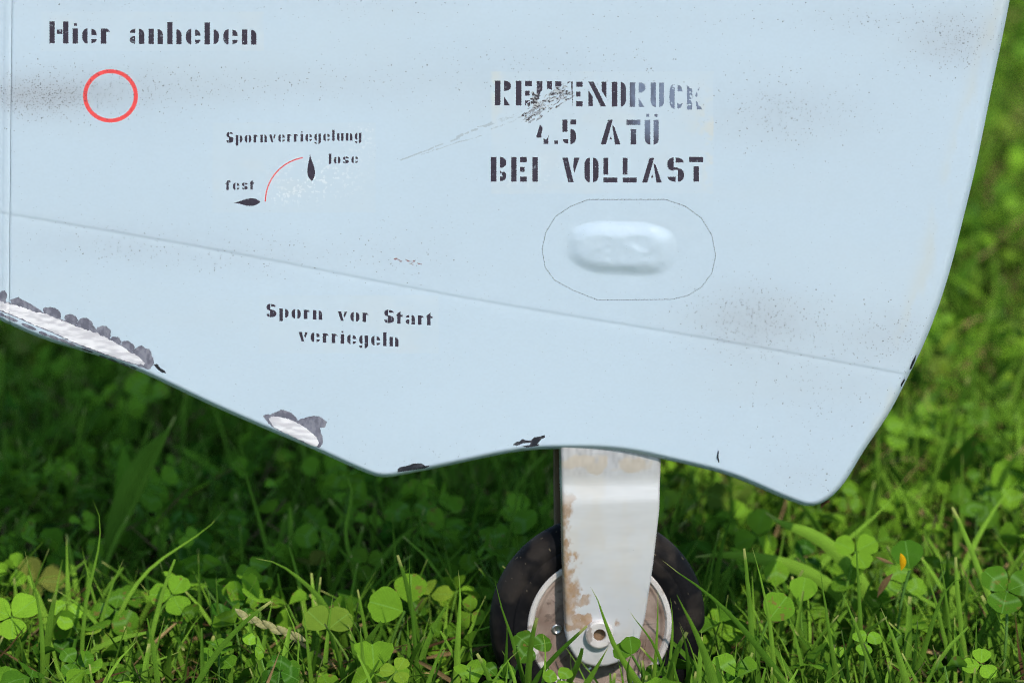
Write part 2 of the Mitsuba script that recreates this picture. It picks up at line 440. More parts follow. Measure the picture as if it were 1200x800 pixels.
def build_skin():
    big = box(-5, -5, 5, 5)
    above = Polygon(np.vstack([CREASE, [[3, CREASE[-1, 1]], [3, 5], [-5, 5], [-5, CREASE[0, 1]]]]))
    right = Polygon(np.vstack([SEAM, [[SEAM[-1, 0], -5], [5, -5], [5, 5], [SEAM[0, 0], 5]]]))
    hole = cover_poly.buffer(0.00016)
    view = box(*xz(-60, 640), *xz(1230, -60))
    seam_line = LineString(SEAM)
    extra = np.vstack([offset_pts(crease_line, np.arange(-.0030, .0026, .0003), .0012), offset_pts(seam_line, np.arange(-.0036, .0016, .0002), .0015)])
    rings = (.00008, .0003, .0007, .0012, .0018, .0026, .0036, .0048, .0062, .0078, .0096)
    for name, g in (('rudder_skin', (outline & above & right.buffer(-.00008)) - hole), ('keel_skin', (outline - above) & right.buffer(-.00008)), ('fuselage_skin', outline - right.buffer(.00008))):
        g = max(polys(g), key=lambda q: q.area)
        V, Fc, N = [], [], []
        # grid coarser outside the picture is not needed: one step is cheap enough
        on_skin('aircraft_tail__' + name, g, .0028, 'm_paint', rings=rings if name != 'x' else (), edge=.0011, extra=extra)
    # the far side, mirrored about the middle plane
    P, tri = fill(outline, .008, rings, .0015)
    d = RING.query(P)[0]
    q = np.clip(1 - d / EDGE_R, 0, 1)
    y = 2 * HALF - HALF * (1 - np.sqrt(np.clip(1 - q * q, 0, 1)))
    add('aircraft_tail__far_skin', np.stack([P[:, 0], y, P[:, 1]], -1), tri[:, ::-1], 'm_paint', smooth=True)


# access cover: straight top and bottom, faceted round ends
cov = [(690, 234), (780, 234), (803, 242), (822, 256), (834, 276), (838.5, 300), (834, 320), (822, 336), (806, 346), (787, 350.5), (700, 351), (672, 340), (650, 328), (639, 313), (635.5, 292), (640, 272), (651, 254), (669, 242)]
cover_poly = poly_px(cov)
# smooth only the right end a little, as on the real cover
cover_poly = cover_poly.buffer(-.001).buffer(.001, quad_segs=6)
build_skin()
g = np.linspace(-1.25, 1.25, 90)
bx, bz = np.meshgrid(BC[0] + g * 62 * PX, BC[1] + g * 31 * PX)
bp = np.stack([bx.ravel(), bz.ravel()], -1)
_, rho = blister_f(bp)
blister_poly = Polygon([(BC[0] + 1.14 * 60 * PX * math.copysign(abs(math.cos(a)) ** .62, math.cos(a)), BC[1] + 1.16 * 29.5 * PX * math.copysign(abs(math.sin(a)) ** .75, math.sin(a))) for a in np.linspace(0, 2 * math.pi, 90, endpoint=False)])
cover_key = on_skin('aircraft_tail__access_cover', cover_poly - blister_poly, .0016, 'm_paint', lift=.00006, edge=.0007)
tag(cover_key, 'flush rounded access cover with a thin dark gap round it')
tag(on_skin(cover_key + '__blister', blister_poly, .0005, 'm_blister', lift=.00006, edge=.0007), 'lumpy oblong blister glinting in the sun')
# lip of the gap: a thin wall that goes in behind the skin
for o, nm in ((0.00016, 'a'),):
    r = np.array(cover_poly.buffer(.0009).segmentize(.001).exterior.coords)
    P, tri = fill(Polygon(r), .004, (), .001)
    add('aircraft_tail__cover_recess', np.stack([P[:, 0], relief(P) * 0 + .0013, P[:, 1]], -1), tri, 'm_inside', smooth=False)


# ---------------------------------------------------------------- stencil lettering
def rc(x0, y0, x1, y1):
    return box(x0, y0, x1, y1)


def bowl(x0, y0, x1, y1, side, top=True, bottom=True, k=.95, kh=.42):
    """A stem whose outer corners are rounded: side 'L' or 'R'."""
    w, h = (x1 - x0) * k, (y1 - y0) * kh if (top and bottom) else min((x1 - x0) * 1.1, (y1 - y0) * .9)
    p = []
    a = np.linspace(0, math.pi / 2, 9)
    if side == 'R':
        p += [(x0, y0)]
        p += [(x1 - w + w * math.sin(t), y0 + h - h * math.cos(t)) for t in a] if bottom else [(x1, y0)]
        p += [(x1 - w + w * math.cos(t), y1 - h + h * math.sin(t)) for t in a] if top else [(x1, y1)]
        p += [(x0, y1)]
    else:
        p += [(x1, y0), (x1, y1)]
        p += [(x0 + w - w * math.sin(t), y1 - h + h * math.cos(t)) for t in a] if top else [(x0, y1)]
        p += [(x0 + w - w * math.cos(t), y0 + h - h * math.sin(t)) for t in a] if bottom else [(x0, y0)]
    return Polygon(p).buffer(0)


def gothic(ch, w, g):
    """(width, shapes) of one letter of the small round stencil face; x-height 1."""
    R, A, Dn = 2 * w + g, 1.45, -.36
    x2 = w + g
    if ch == 'H':
        gg = g * 2.2
        return 2 * w + gg, [rc(0, 0, w, A), rc(w + gg, 0, 2 * w + gg, A), rc(w + gg * .25, .62, w + gg * .92, .92)]
    if ch == 'i':
        return w, [rc(0, 0, w, 1), rc(w * .25, 1.16, w * .8, 1.34)]
    if ch == 'l':
        return w, [rc(0, 0, w, A)]
    if ch == 'e':
        return R, [bowl(0, 0, w, 1, 'L'), bowl(x2, .56, R, .97, 'R', True, False), bowl(x2, .03, R, .30, 'R', False, True)]
    if ch == 'c':
        return R, [bowl(0, 0, w, 1, 'L'), bowl(x2, .66, R, .97, 'R', True, False), bowl(x2, .03, R, .30, 'R', False, True)]
    if ch == 'r':
        return w * 1.75, [rc(0, 0, w, 1), Polygon([(w, .78), (w, .98), (w * 1.3, .97), (w * 1.8, .74), (w * 1.45, .78)])]
    if ch == 'a':
        return R, [bowl(0, .72, w, .98, 'L', True, False), bowl(0, .02, w, .52, 'L'), bowl(x2, 0, R, 1, 'R', True, False)]
    if ch == 'n':
        return R, [rc(0, 0, w, 1), bowl(x2, 0, R, .98, 'R', True, False)]
    if ch == 'h':
        return R, [rc(0, 0, w, A), bowl(x2, 0, R, .98, 'R', True, False)]
    if ch == 'b':
        return R, [rc(0, 0, w, A), bowl(x2, .02, R, .98, 'R')]
    if ch == 'p':
        return R, [rc(0, Dn, w, 1), bowl(x2, .02, R, .98, 'R')]
    if ch == 'o':
        return R, [bowl(0, .0, w, 1, 'L'), bowl(x2, 0, R, 1, 'R')]
    if ch == 'v':
        return R * 1.02, [Polygon([(0, 1), (w * .95, 1), (w * 1.62, 0), (w * .85, 0)]), Polygon([(R * .72, 1), (R * 1.02, 1), (R * .74, .38), (R * .62, .55)])]
    if ch == 'u':
        return R, [bowl(0, 0, w, 1, 'L', False, True), rc(x2, 0, R, 1)]
    if ch == 'g':
        return R, [bowl(0, .08, w, 1, 'L'), bowl(x2, Dn, R, 1, 'R', False, True), bowl(0, Dn, w * .95, -.1, 'L', False, True)]
    if ch == 's':
        return R * .9, [bowl(0, .50, w, 1, 'L'), bowl(w * 1.25, .72, R * .88, .98, 'R', True, False), bowl(w * .95, .0, R * .9, .52, 'R'), bowl(0, .02, w * .8, .27, 'L', False, True)]
    if ch == 'S':
        return R * 1.06, [bowl(0, .72, w * 1.05, A, 'L'), bowl(w * 1.3, 1.16, R, A - .02, 'R', True, False), bowl(w * .98, .0, R * 1.06, .84, 'R'), bowl(0, .02, w * .85, .36, 'L', False, True)]
    if ch == 'f':
        return w * 1.75, [bowl(.1 * w, 0, 1.1 * w, A * .95, 'L', True, False), rc(1.2 * w, 1.05, 1.75 * w, A * .94), rc(-.25 * w, .78, .02 * w, .98)]
    if ch == 't':
        return w * 1.6, [Polygon([(0, 0), (w, 0), (w, 1.36), (0, 1.08)]), rc(w, .78, w * 1.6, .98), rc(-.2 * w, .78, 0, .98)]
    return w * 2.4, []


def gothic_line(text, px0, px1, base0, base1, xh, w=.34, g=.24, lg=.27, sp=1.25):
    x, out = 0.0, []
    for ch in text:
        if ch == ' ':
            x += sp - lg
            continue
        adv, sh = gothic(ch, w, g)
        out += [affinity.translate(s, x, 0) for s in sh]
        x += adv + lg
    total = x - lg
    sx = (px1 - px0) / total
    res = []
    for s in out:
        def f(xs, ys):
            u = np.asarray(xs) * sx
            bx = px0 + u
            by = base0 + (base1 - base0) * u / (px1 - px0) - np.asarray(ys) * xh
            q = np.array([xz(a, b) for a, b in zip(bx, by)])
            return q
        res.append(Polygon(f(*np.array(s.exterior.coords).T)).buffer(0))
    return unary_union(res)


def caps(ch):
    """Shapes of one capital of the bold stencil face in units of its height; x in stem widths of .22."""
    w, G = .225, .37           # stem, start of the second stroke
    R = .65
    if ch == 'R':
        return [rc(0, 0, w, 1), bowl(G, .58, R, 1, 'R'), Polygon([(G, 0), (R - .04, 0), (G, .36)])]
    if ch == 'E':
        return [rc(0, 0, w, 1), rc(G, .79, R, 1), rc(G, .40, R - .09, .60), rc(G, 0, R, .21)]
    if ch == 'I':
        return [rc(0, 0, w, 1)]
    if ch == 'F':
        return [rc(0, 0, w, 1), rc(G, .79, R, 1), rc(G, .40, R - .09, .60)]
    if ch == 'N':
        return [Polygon([(0, 0), (.19, 0), (.19, .38), (0, .66)]), Polygon([(0, 1), (.22, 1), (.74, 0), (.52, 0)]), Polygon([(.56, 1), (.76, 1), (.76, .34), (.56, .62)])]
    if ch == 'D':
        return [rc(0, 0, w, 1), bowl(G, 0, R - .06, 1, 'R', kh=.3)]
    if ch == 'U':
        return [bowl(0, 0, w, 1, 'L', False, True), bowl(G - .01, 0, R - .08, 1, 'R', False, True)]
    if ch == 'Ü':
        return caps('U') + [rc(.06, 1.12, .18, 1.24), rc(.40, 1.12, .52, 1.24)]
    if ch == 'C':
        return [bowl(0, 0, w, 1, 'L', kh=.3), bowl(.35, .72, .55, .97, 'R', True, False), bowl(.33, .02, .55, .24, 'R', False, True)]
    if ch == 'K':
        return [rc(0, 0, w, 1), Polygon([(.34, .55), (.50, .95), (.66, .95), (.42, .52)]), Polygon([(.36, .42), (.66, .02), (.42, .02)])]
    if ch == 'B':
        return [rc(0, 0, w, 1), bowl(G, .56, R - .03, 1, 'R'), bowl(G, .02, R - .03, .46, 'R')]
    if ch == 'V':
        return [Polygon([(0, 1), (.22, 1), (.46, 0), (.24, 0)]), Polygon([(.48, 1), (.70, 1), (.49, .38), (.43, .62)])]
    if ch == 'O':
        return [bowl(0, 0, w, 1, 'L', kh=.3), bowl(G - .02, 0, R - .07, 1, 'R', kh=.3)]
    if ch == 'L':
        return [rc(0, .32, w * .86, 1), rc(0, 0, .57, .20)]
    if ch == 'A':
        return [Polygon([(.30, 1), (.49, 1), (.21, 0), (0, 0)]), Polygon([(.46, .78), (.55, .72), (.80, 0), (.58, 0)]), Polygon([(.41, .34), (.46, .20), (.36, .20)])]
    if ch == 'S':
        return [bowl(0, .46, .26, 1, 'L'), bowl(.34, .80, .66, 1, 'R', True, False), bowl(.43, .02, .68, .56, 'R'), bowl(.02, .02, .34, .22, 'L', False, True), rc(.26, .50, .43, .60)]
    if ch == 'T':
        return [rc(0, .79, .57, 1), rc(.18, 0, .40, .62)]
    if ch == '4':
        return [Polygon([(0, .30), (.20, .95), (.40, 1), (.22, .42), (.22, .26), (0, .26)]), rc(.30, 0, .50, .26), Polygon([(.30, .30), (.52, .56), (.52, .30)])]
    if ch == '.':
        return [rc(0, 0, .15, .15)]
    if ch == '5':
        return [rc(0, .50, .21, 1), rc(.33, .80, .57, 1), bowl(.33, 0, .57, .62, 'R'), bowl(.02, .02, .24, .20, 'L', False, True)]
    return []


def caps_line(spec, h, top0, slope=0.0):
    """spec: (letter, left pixel, width factor). top0: pixel row of the tops at x = 575."""
    res = []
    for ch, px, kx, dy in spec:
        for s in caps(ch):
            q = np.array(s.exterior.coords)
            X = px + q[:, 0] * h * kx
            Y = top0 + slope * (X - 575) + dy + (1 - q[:, 1]) * h
            res.append(Polygon([xz(a, b) for a, b in zip(X, Y)]).buffer(0))
    return unary_union(res)


def blob(cx, cy, rx, ry, rot, rs, rough=.35, n=16):
    a = np.linspace(0, 2 * math.pi, n, endpoint=False)
    r = 1 + rough * (rs.random(n) - .5) * 2
    x, y = rx * r * np.cos(a), ry * r * np.sin(a)
    c, s = math.cos(rot), math.sin(rot)
    return poly_px(list(zip(cx + x * c - y * s, cy + x * s + y * c))).buffer(0)


def nicked(geom, rs, n, size=(.3, .9), area=None):
    """Letters with small bites out of them, as worn print has."""
    x0, z0, x1, z1 = geom.bounds
    holes = []
    for _ in range(n):
        s = rs.uniform(*size) * PX
        holes.append(Point(rs.uniform(x0, x1), rs.uniform(z0, z1)).buffer(s, quad_segs=2))
    return geom - unary_union(holes)


def wave_rect(x0, y0, x1, y1, rs, amp=1.2):
    """A hand-cut film: nearly straight sides."""
    p = []
    for a, b, c, d in ((x0, y0, x1, y0), (x1, y0, x1, y1), (x1, y1, x0, y1), (x0, y1, x0, y0)):
        for t in np.linspace(0, 1, 12, endpoint=False):
            p.append((a + (c - a) * t + rs.uniform(-amp, amp) * .4, b + (d - b) * t + rs.uniform(-amp, amp) * .4))
    return poly_px(p).buffer(.0008).buffer(-.0008)


rs = np.random.default_rng(3)
INK, FILM = .00022, .00011
# 'Hier anheben' and the red lifting ring
k = on_skin('aircraft_tail__lifting_decal', wave_rect(48, 14, 309, 60, rs), .003, 'm_film', FILM)
tag(k, 'clear decal film reading Hier anheben in black stencil letters')
on_skin(k + '__lettering', nicked(gothic_line('Hier anheben', 58, 300.5, 51, 52.5, 17.8), rs, 26), .0012, 'm_ink', INK, edge=.0006)
c0 = (129.5, 112.5)
ringp = poly_px([(c0[0] + 32.2 * math.cos(a), c0[1] + 31.2 * math.sin(a)) for a in np.linspace(0, 2 * math.pi, 72)]) - poly_px([(c0[0] + 27.4 * math.cos(a), c0[1] + 26.6 * math.sin(a)) for a in np.linspace(0, 2 * math.pi, 72)])
tag(on_skin('aircraft_tail__lifting_ring', ringp, .001, 'm_red', FILM, edge=.0008), 'thin red painted ring marking the lifting point')
# tail wheel lock decal
k = on_skin('aircraft_tail__lock_decal', wave_rect(249, 144, 440, 249, rs), .003, 'm_film', FILM)
tag(k, 'small decal with the words Spornverriegelung, fest and lose round a red arc')
on_skin(k + '__lettering', nicked(unary_union([gothic_line('Spornverriegelung', 265.5, 423.5, 167.6, 164.6, 8.9, .32, .20, .30), gothic_line('lose', 385.5, 419.5, 192, 191.2, 8.2, .34, .24, .34),
                                               gothic_line('fest', 265, 298, 222.7, 222, 8.3, .34, .22, .36)]), rs, 26, (.15, .35)), .001, 'm_ink', INK, edge=.0004)
arc = [(311 + 0 + 53 * (1 - math.cos(a)), 236 - 52 * math.sin(a)) for a in np.linspace(0, math.radians(80), 30)]
arcp = LineString([xz(x, y) for x, y in arc]).buffer(.65 * PX, cap_style='flat')
on_skin(k + '__red_arc', arcp, .0005, 'm_red', INK, edge=.0005)


def drop(tx, ty, ex, ey, th):
    t = np.linspace(0, 1, 26)
    prof = th / 2 * (np.sin(np.pi * np.clip(t, 0, 1) ** 1.7) ** .8 * .95 + .05 * t * (1 - t))
    d = np.array([ex - tx, ey - ty]); n = np.array([-d[1], d[0]]) / np.hypot(*d)
    a = np.array([tx, ty]) + t[:, None] * d
    return poly_px(np.vstack([a + n * prof[:, None], (a - n * prof[:, None])[::-1]]).tolist()).buffer(0)


on_skin(k + '__pointer', drop(273.5, 237.6, 305, 236.4, 9.4), .0008, 'm_ink', INK, edge=.0005)
on_skin(k + '__pointer', drop(363.2, 180, 365.4, 212, 9.4), .0008, 'm_ink', INK, edge=.0005)
# tyre pressure decal
k = on_skin('aircraft_tail__pressure_decal', wave_rect(576, 84, 836, 227, rs), .003, 'm_film', FILM)
tag(k, 'scratched decal reading REIFENDRUCK 4.5 ATÜ BEI VOLLAST in black stencil capitals')
l1 = caps_line([('R', 580, 1, 0), ('E', 604.6, 1, 0), ('I', 629, 1, 0), ('F', 641, .9, 0), ('E', 665, .95, 0.3), ('N', 689.4, .97, 0), ('D', 717, .98, 0), ('R', 738, .98, .3), ('U', 762.5, .95, .3), ('C', 784.5, .95, 2.2), ('K', 805, .95, 3)], 28.8, 94.6, .010)
l2 = caps_line([('4', 628.5, .98, 0), ('.', 649.5, 1, 0), ('5', 659, .98, 0), ('A', 704, 1, 0), ('T', 734, 1, 0), ('Ü', 755.5, 1, 0)], 28.8, 139.8, .004)
l3 = caps_line([('B', 575.3, 1, 0), ('E', 599, .98, 0), ('I', 623.8, 1, 0), ('V', 659, 1, .4), ('O', 684.8, 1, .4), ('L', 707, 1, .5), ('L', 729.8, 1, .5), ('A', 752.5, 1, .5), ('S', 782, 1, 0), ('T', 807.5, 1, -.8)], 28.8, 184, .003)
scrape = [poly_px([(634, 128), (629, 119), (634, 107), (643, 104), (650, 107), (661, 100), (669, 96), (671, 126), (655, 128)]), poly_px([(632, 139), (652, 139), (648, 148), (640, 164), (634, 160), (636, 150), (633, 146)]).buffer(0), poly_px([(616, 122), (628, 112), (633, 126), (620, 131)])]
worn = unary_union(scrape + [blob(814 + rs.uniform(-9, 9), 112 + rs.uniform(-14, 16), rs.uniform(.8, 3.4), rs.uniform(.6, 2.0), rs.uniform(0, 3), rs) for _ in range(26)]
                   + [blob(794 + rs.uniform(-9, 9), 112 + rs.uniform(-14, 16), rs.uniform(.5, 2.2), rs.uniform(.5, 1.4), rs.uniform(0, 3), rs) for _ in range(12)]
                   + [blob(589 + rs.uniform(-4, 4), 205 + rs.uniform(-6, 6), rs.uniform(.8, 2), rs.uniform(.5, 1.3), rs.uniform(0, 3), rs) for _ in range(7)]
                   + [blob(640 + rs.uniform(-6, 6), 162 + rs.uniform(-6, 6), rs.uniform(.5, 1.8), rs.uniform(.5, 1.2), rs.uniform(0, 3), rs) for _ in range(6)]
                   + [poly_px([(799, 93), (828, 93), (828, 104), (806, 101)])])
on_skin(k + '__lettering', nicked(unary_union([l1, l2, l3]) - worn, rs, 60, (.2, .55)), .0016, 'm_ink', INK, edge=.0007)
# the scrape across it: dark scuffs along one direction
scene['m_nick'] = {'type': 'twosided', 'bsdf': {'type': 'diffuse', 'reflectance': {'type': 'rgb', 'value': [.25, .14, .14]}}}
fl, fl2 = [], []
for _ in range(120):
    t = rs.random() ** .8
    a, b = np.array([612, 141]), np.array([664, 103])
    c = a + (b - a) * t + np.array([.6, .8]) * rs.normal(0, 3.2 + 2.5 * t)
    fl.append(blob(c[0], c[1], rs.uniform(.6, 3.6), rs.uniform(.3, 1.0), -.55 + rs.normal(0, .2), rs, .4, 10))
for _ in range(16):
    fl.append(blob(628 + rs.normal(0, 3), 118 + rs.normal(0, 5), rs.uniform(1, 3.0), rs.uniform(.8, 2.2), rs.uniform(0, 3), rs, .5, 10))
for _ in range(34):
    t = rs.random()
    c = np.array([614, 140]) + np.array([50, -36]) * t + np.array([.6, .8]) * rs.normal(1, 4.5)
    fl2.append(blob(c[0], c[1], rs.uniform(2, 7), rs.uniform(.4, 1.1), -.56 + rs.normal(0, .1), rs, .3, 10))
fl.append(poly_px([(621, 115.5), (627, 113), (633, 116), (627, 117.5), (622, 117)]))
fl.append(poly_px([(625, 120), (630, 118), (633, 124), (628, 128), (624, 126)]))
tag(on_skin('aircraft_tail__scuff_mark', unary_union(fl), .0014, 'm_scuff', INK, edge=.0005), 'dark scraped scuff across the first line of stencil capitals')
scene['m_scratch'] = {'type': 'twosided', 'bsdf': {'type': 'diffuse', 'reflectance': {'type': 'rgb', 'value': [.40, .47, .53]}}}
st = []
scene['m_smear'] = {'type': 'twosided', 'bsdf': {'type': 'diffuse', 'reflectance': {'type': 'rgb', 'value': [.27, .29, .33]}}}
on_skin('aircraft_tail__smear', unary_union(fl2) - unary_union(fl).buffer(.00005), .0014, 'm_smear', FILM + .00006, edge=.0006)
for x0, y0, x1, y1, w in ((466, 189, 575, 148, 1.0), (487, 184, 545, 163, .5), (535, 161, 605, 135, 1.5), (560, 150, 612, 133, 1.2), (520, 172, 572, 157, .5), (550, 152, 615, 130, .8), (575, 152, 622, 133, .9)):
    L = LineString([xz(x0 + (x1 - x0) * t, y0 + (y1 - y0) * t + rs.normal(0, .5)) for t in np.linspace(0, 1, 14)])
    for _ in range(9):
        t = rs.uniform(0, .85)
        p0, p1 = L.interpolate(t, True), L.interpolate(t + rs.uniform(.04, .16), True)
        st.append(LineString([p0, p1]).buffer(w * PX * rs.uniform(.35, 1.0)))
tag(on_skin('aircraft_tail__scratch', unary_union(st), .0014, 'm_scratch', FILM, edge=.0005), 'faint grey scratches left of the pressure decal')
# lock warning decal
k = on_skin('aircraft_tail__warning_decal', wave_rect(304, 346, 514, 414, rs), .003, 'm_film', FILM)
tag(k, 'decal reading Sporn vor Start verriegeln in small black stencil letters')
on_skin(k + '__lettering', nicked(unary_union([gothic_line('Sporn vor Start', 312.5, 507, 371.2, 381, 10.8, .34, .22, .30, 1.55), gothic_line('verriegeln', 350, 467, 399.5, 406, 11, .34, .22, .30)]), rs, 22, (.15, .35)), .001, 'm_ink', INK, edge=.0005)

# ---------------------------------------------------------------- paint chips
def edgepoly(p):
    return poly_px(p).buffer(0) & outline.buffer(-.00012)


def scallops(spec, rs):
    return unary_union([blob(x, y, rx, ry, r, rs, .12, 20) for x, y, rx, ry, r in spec])


def ragged(p, amp, rs):
    q = np.array(Polygon(p).segmentize(2.2).exterior.coords)[:-1]
    return (q + rs.normal(0, amp, q.shape)).tolist()


bare1 = [(-25, 344), (0, 352.5), (12, 356), (25, 359), (40, 365), (55, 368), (72, 375), (88, 381.5), (105, 387), (120, 393), (135, 401), (150, 410), (162, 418), (170, 424.5), (168, 427), (155, 425), (140, 420), (122, 414), (105, 408), (85, 400), (60, 388), (40, 380), (20, 371), (0, 363), (-25, 353)]
prim1 = unary_union([scallops([(3, 348, 5, 8, .1), (61, 367.5, 11, 7.5, .5), (83, 374.5, 8.5, 6.5, .6), (99.5, 381.5, 9, 9, .4), (106, 386, 7, 6, .4), (121.5, 389.5, 9, 8, .75), (136, 399, 7, 4.5, .5), (150, 405.5, 9, 6, .6), (167, 418, 14, 11, .7), (173, 424, 8, 8, .6)], rs),
                     poly_px([(12, 351), (22, 348), (24, 350), (36, 356), (50, 365), (47, 367), (30, 362), (14, 357)])])
edge1 = unary_union([poly_px(bare1).buffer(.0004), prim1])
chips = []
tag(on_skin('aircraft_tail__paint_chip', edge1 & outline.buffer(-.00012), .0009, 'm_primer', .00012, edge=.0004), 'long chipped strip at the lower left edge with scalloped grey primer')
on_skin('aircraft_tail__paint_chip__bare_patch', edgepoly(ragged(bare1, .45, rs)), .0009, 'm_bare', .00024, edge=.0006)
dash = []
for x, y, rx in ((2, 367.5, 4), (13, 372.5, 9), (34, 382, 10), (51, 390, 6), (63, 394.5, 7), (75, 398.5, 6), (84, 402.5, 5), (102, 410, 7), (120, 418.5, 5), (132, 423, 7), (145, 428, 6), (156, 431, 4)):
    dash.append(blob(x, y + 0.8, rx, 1.9, .40, rs, .12, 14))
on_skin('aircraft_tail__paint_chip__primer_spot', unary_union(dash) & outline.buffer(-.0001), .0008, 'm_primer', .00012, edge=.0005)
tag(on_skin('aircraft_tail__paint_chip', edgepoly([(180, 427), (184, 426), (188, 431), (193, 434), (195, 437), (190, 436.5), (184, 432)]), .0006, 'm_black', .00012, edge=.0005), 'small black fleck at the end of the long chip')
bare2 = [(315, 490), (319, 487.5), (328, 488.5), (340, 491), (352, 497), (362, 503.5), (370, 511), (374, 518), (372, 523), (365, 521.5), (350, 514), (330, 505), (320, 499)]
prim2 = [(308, 487), (312, 485), (317, 485.5), (324, 482), (331, 479.5), (341, 483), (346, 487), (349, 492.5), (352, 491), (360, 488.5), (368, 486.5), (376, 488.5), (383, 494), (381, 500), (375, 501), (376, 507), (378.5, 513), (378.5, 520), (374, 524), (360, 520), (335, 508), (318, 499)]
tag(on_skin('aircraft_tail__paint_chip', edgepoly(ragged(prim2, .35, rs)), .0008, 'm_primer', .00012, edge=.0004), 'fan-shaped chip with grey primer on the slanting lower edge')
on_skin('aircraft_tail__paint_chip_002__bare_patch', edgepoly(ragged(bare2, .35, rs)), .0009, 'm_bare', .00024, edge=.0005)
tag(on_skin('aircraft_tail__paint_chip', edgepoly([(466, 549.5), (469, 547), (472, 546.5), (481, 544.5), (483, 543), (494, 542.5), (498, 545.5), (504, 545.5), (498, 548.5), (480, 551), (466, 553)]), .0006, 'm_black', .00012, edge=.0005), 'black chip at the lowest corner of the belly')
tag(on_skin('aircraft_tail__paint_chip', unary_union([edgepoly([(601, 521), (605, 517.5), (609, 517), (612, 514), (617, 515.8), (622, 516), (626, 512), (631, 511.5), (638, 509.5), (639, 512), (634, 514.5), (631, 518.5), (627, 522), (620, 522.5), (622, 518.5), (613, 519), (606, 522)]),
                                                      edgepoly([(612, 522.5), (624, 520.5), (632, 520), (631, 522), (618, 524)])]), .0006, 'm_black', .00012, edge=.0005), 'ragged black chip on the lower edge just left of the fork')
tag(on_skin('aircraft_tail__paint_chip', unary_union([edgepoly([(1066, 434), (1069, 424), (1074, 416), (1073, 424), (1069, 434)]), edgepoly([(1056, 450), (1060, 444), (1061, 447), (1056, 455)])]), .0006, 'm_black', .0001, edge=.0004), 'narrow dark chip on the trailing edge beside the crease')
tag(on_skin('aircraft_tail__paint_chip', unary_union([blob(468 + rs.uniform(-8, 26), 306 + rs.uniform(-3, 5), rs.uniform(1, 4), rs.uniform(.4, 1), rs.normal(0, .2), rs, .4, 9) for _ in range(9)]), .0006, 'm_nick', .0001, edge=.0004), 'faint brownish nick in the middle of the side')

# ---------------------------------------------------------------- tail wheel and its fork
WX, WZ = xz(700, 727, .016)
WY, WR = .016, .0435
YAW = math.radians(6.0)


def swivel(v):
    """Turns about the upright through the wheel's middle."""
    v = np.asarray(v, float) - [WX, WY, 0]
    c, s = math.cos(YAW), math.sin(YAW)
    return np.stack([v[:, 0] * c - v[:, 1] * s, v[:, 0] * s + v[:, 1] * c, v[:, 2]], -1) + [WX, WY, 0]


def lathe(profile, n=96, centre=None, key=None, bsdf_name=None, smooth=30, turn=True):
    """Revolves (radius, y) about the axle."""
    p = np.array(profile, float)
    a = np.arange(n) * 2 * math.pi / n
    cx, cy, cz = centre or (WX, WY, WZ)
    v = np.stack([cx + p[None, :, 0] * np.cos(a)[:, None], np.broadcast_to(cy + p[None, :, 1], (n, len(p))), cz + p[None, :, 0] * np.sin(a)[:, None]], -1).reshape(-1, 3)
    i, j = np.meshgrid(np.arange(n), np.arange(len(p) - 1), indexing='ij')
    A = i * len(p) + j; B = ((i + 1) % n) * len(p) + j
    f = np.stack([A, B, B + 1, A + 1], -1).reshape(-1, 4)
    f = np.vstack([f[:, [0, 1, 2]], f[:, [0, 2, 3]]])
    m = trimesh.Trimesh(swivel(v) if turn else v, f, process=False)
    return add(key, *meshkit.arrays(m, False)[:2], bsdf_name, smooth=smooth)


hw = .0088
# tyre: rounded tread, flat sidewalls with a shallow step
t = np.linspace(-math.pi / 2, math.pi / 2, 25)
tyre = [(.0285, -hw + .004), (.0292, -hw + .001), (.0315, -hw - .0002), (.0345, -hw), (.0350, -hw + .0005), (.0356, -hw + .0004)] + [(WR - .0095 + .0095 * math.cos(a) ** .75 if math.cos(a) > 0 else WR - .0095, hw * math.sin(a)) for a in t[2:-2]] + [(.0356, hw - .0004), (.0345, hw), (.0292, hw - .001), (.0285, hw - .004)]
tag(lathe(tyre, key='aircraft_tail__tail_wheel', bsdf_name='m_hub') and 'aircraft_tail__tail_wheel', None) if False else None
hub = [(.0001, -.0060), (.0062, -.0060), (.0066, -.0056), (.0066, -.0048), (.0245, -.0066), (.0255, -.0072), (.0268, -.0072), (.0270, .0072), (.0001, .0072)]
lathe(hub, key='aircraft_tail__tail_wheel', bsdf_name='m_hub', smooth=25)
tag('aircraft_tail__tail_wheel', 'small black tail wheel with a dusty brown hub')
tag(lathe(tyre, key='aircraft_tail__tail_wheel__tyre', bsdf_name='m_tyre', smooth=35), 'black rubber tyre')
rim = [(.0263, -.0070), (.0266, -hw + .0012), (.0271, -hw + .0004), (.0286, -hw + .0003), (.0291, -hw + .0008), (.0292, -hw + .004), (.0292, hw - .004), (.0286, hw - .0003), (.0271, hw - .0004), (.0266, hw - .0012), (.0263, .0070)]
tag(lathe(rim, key='aircraft_tail__tail_wheel__rim', bsdf_name='m_rim', smooth=35), 'pale grey rim ring between tyre and hub')
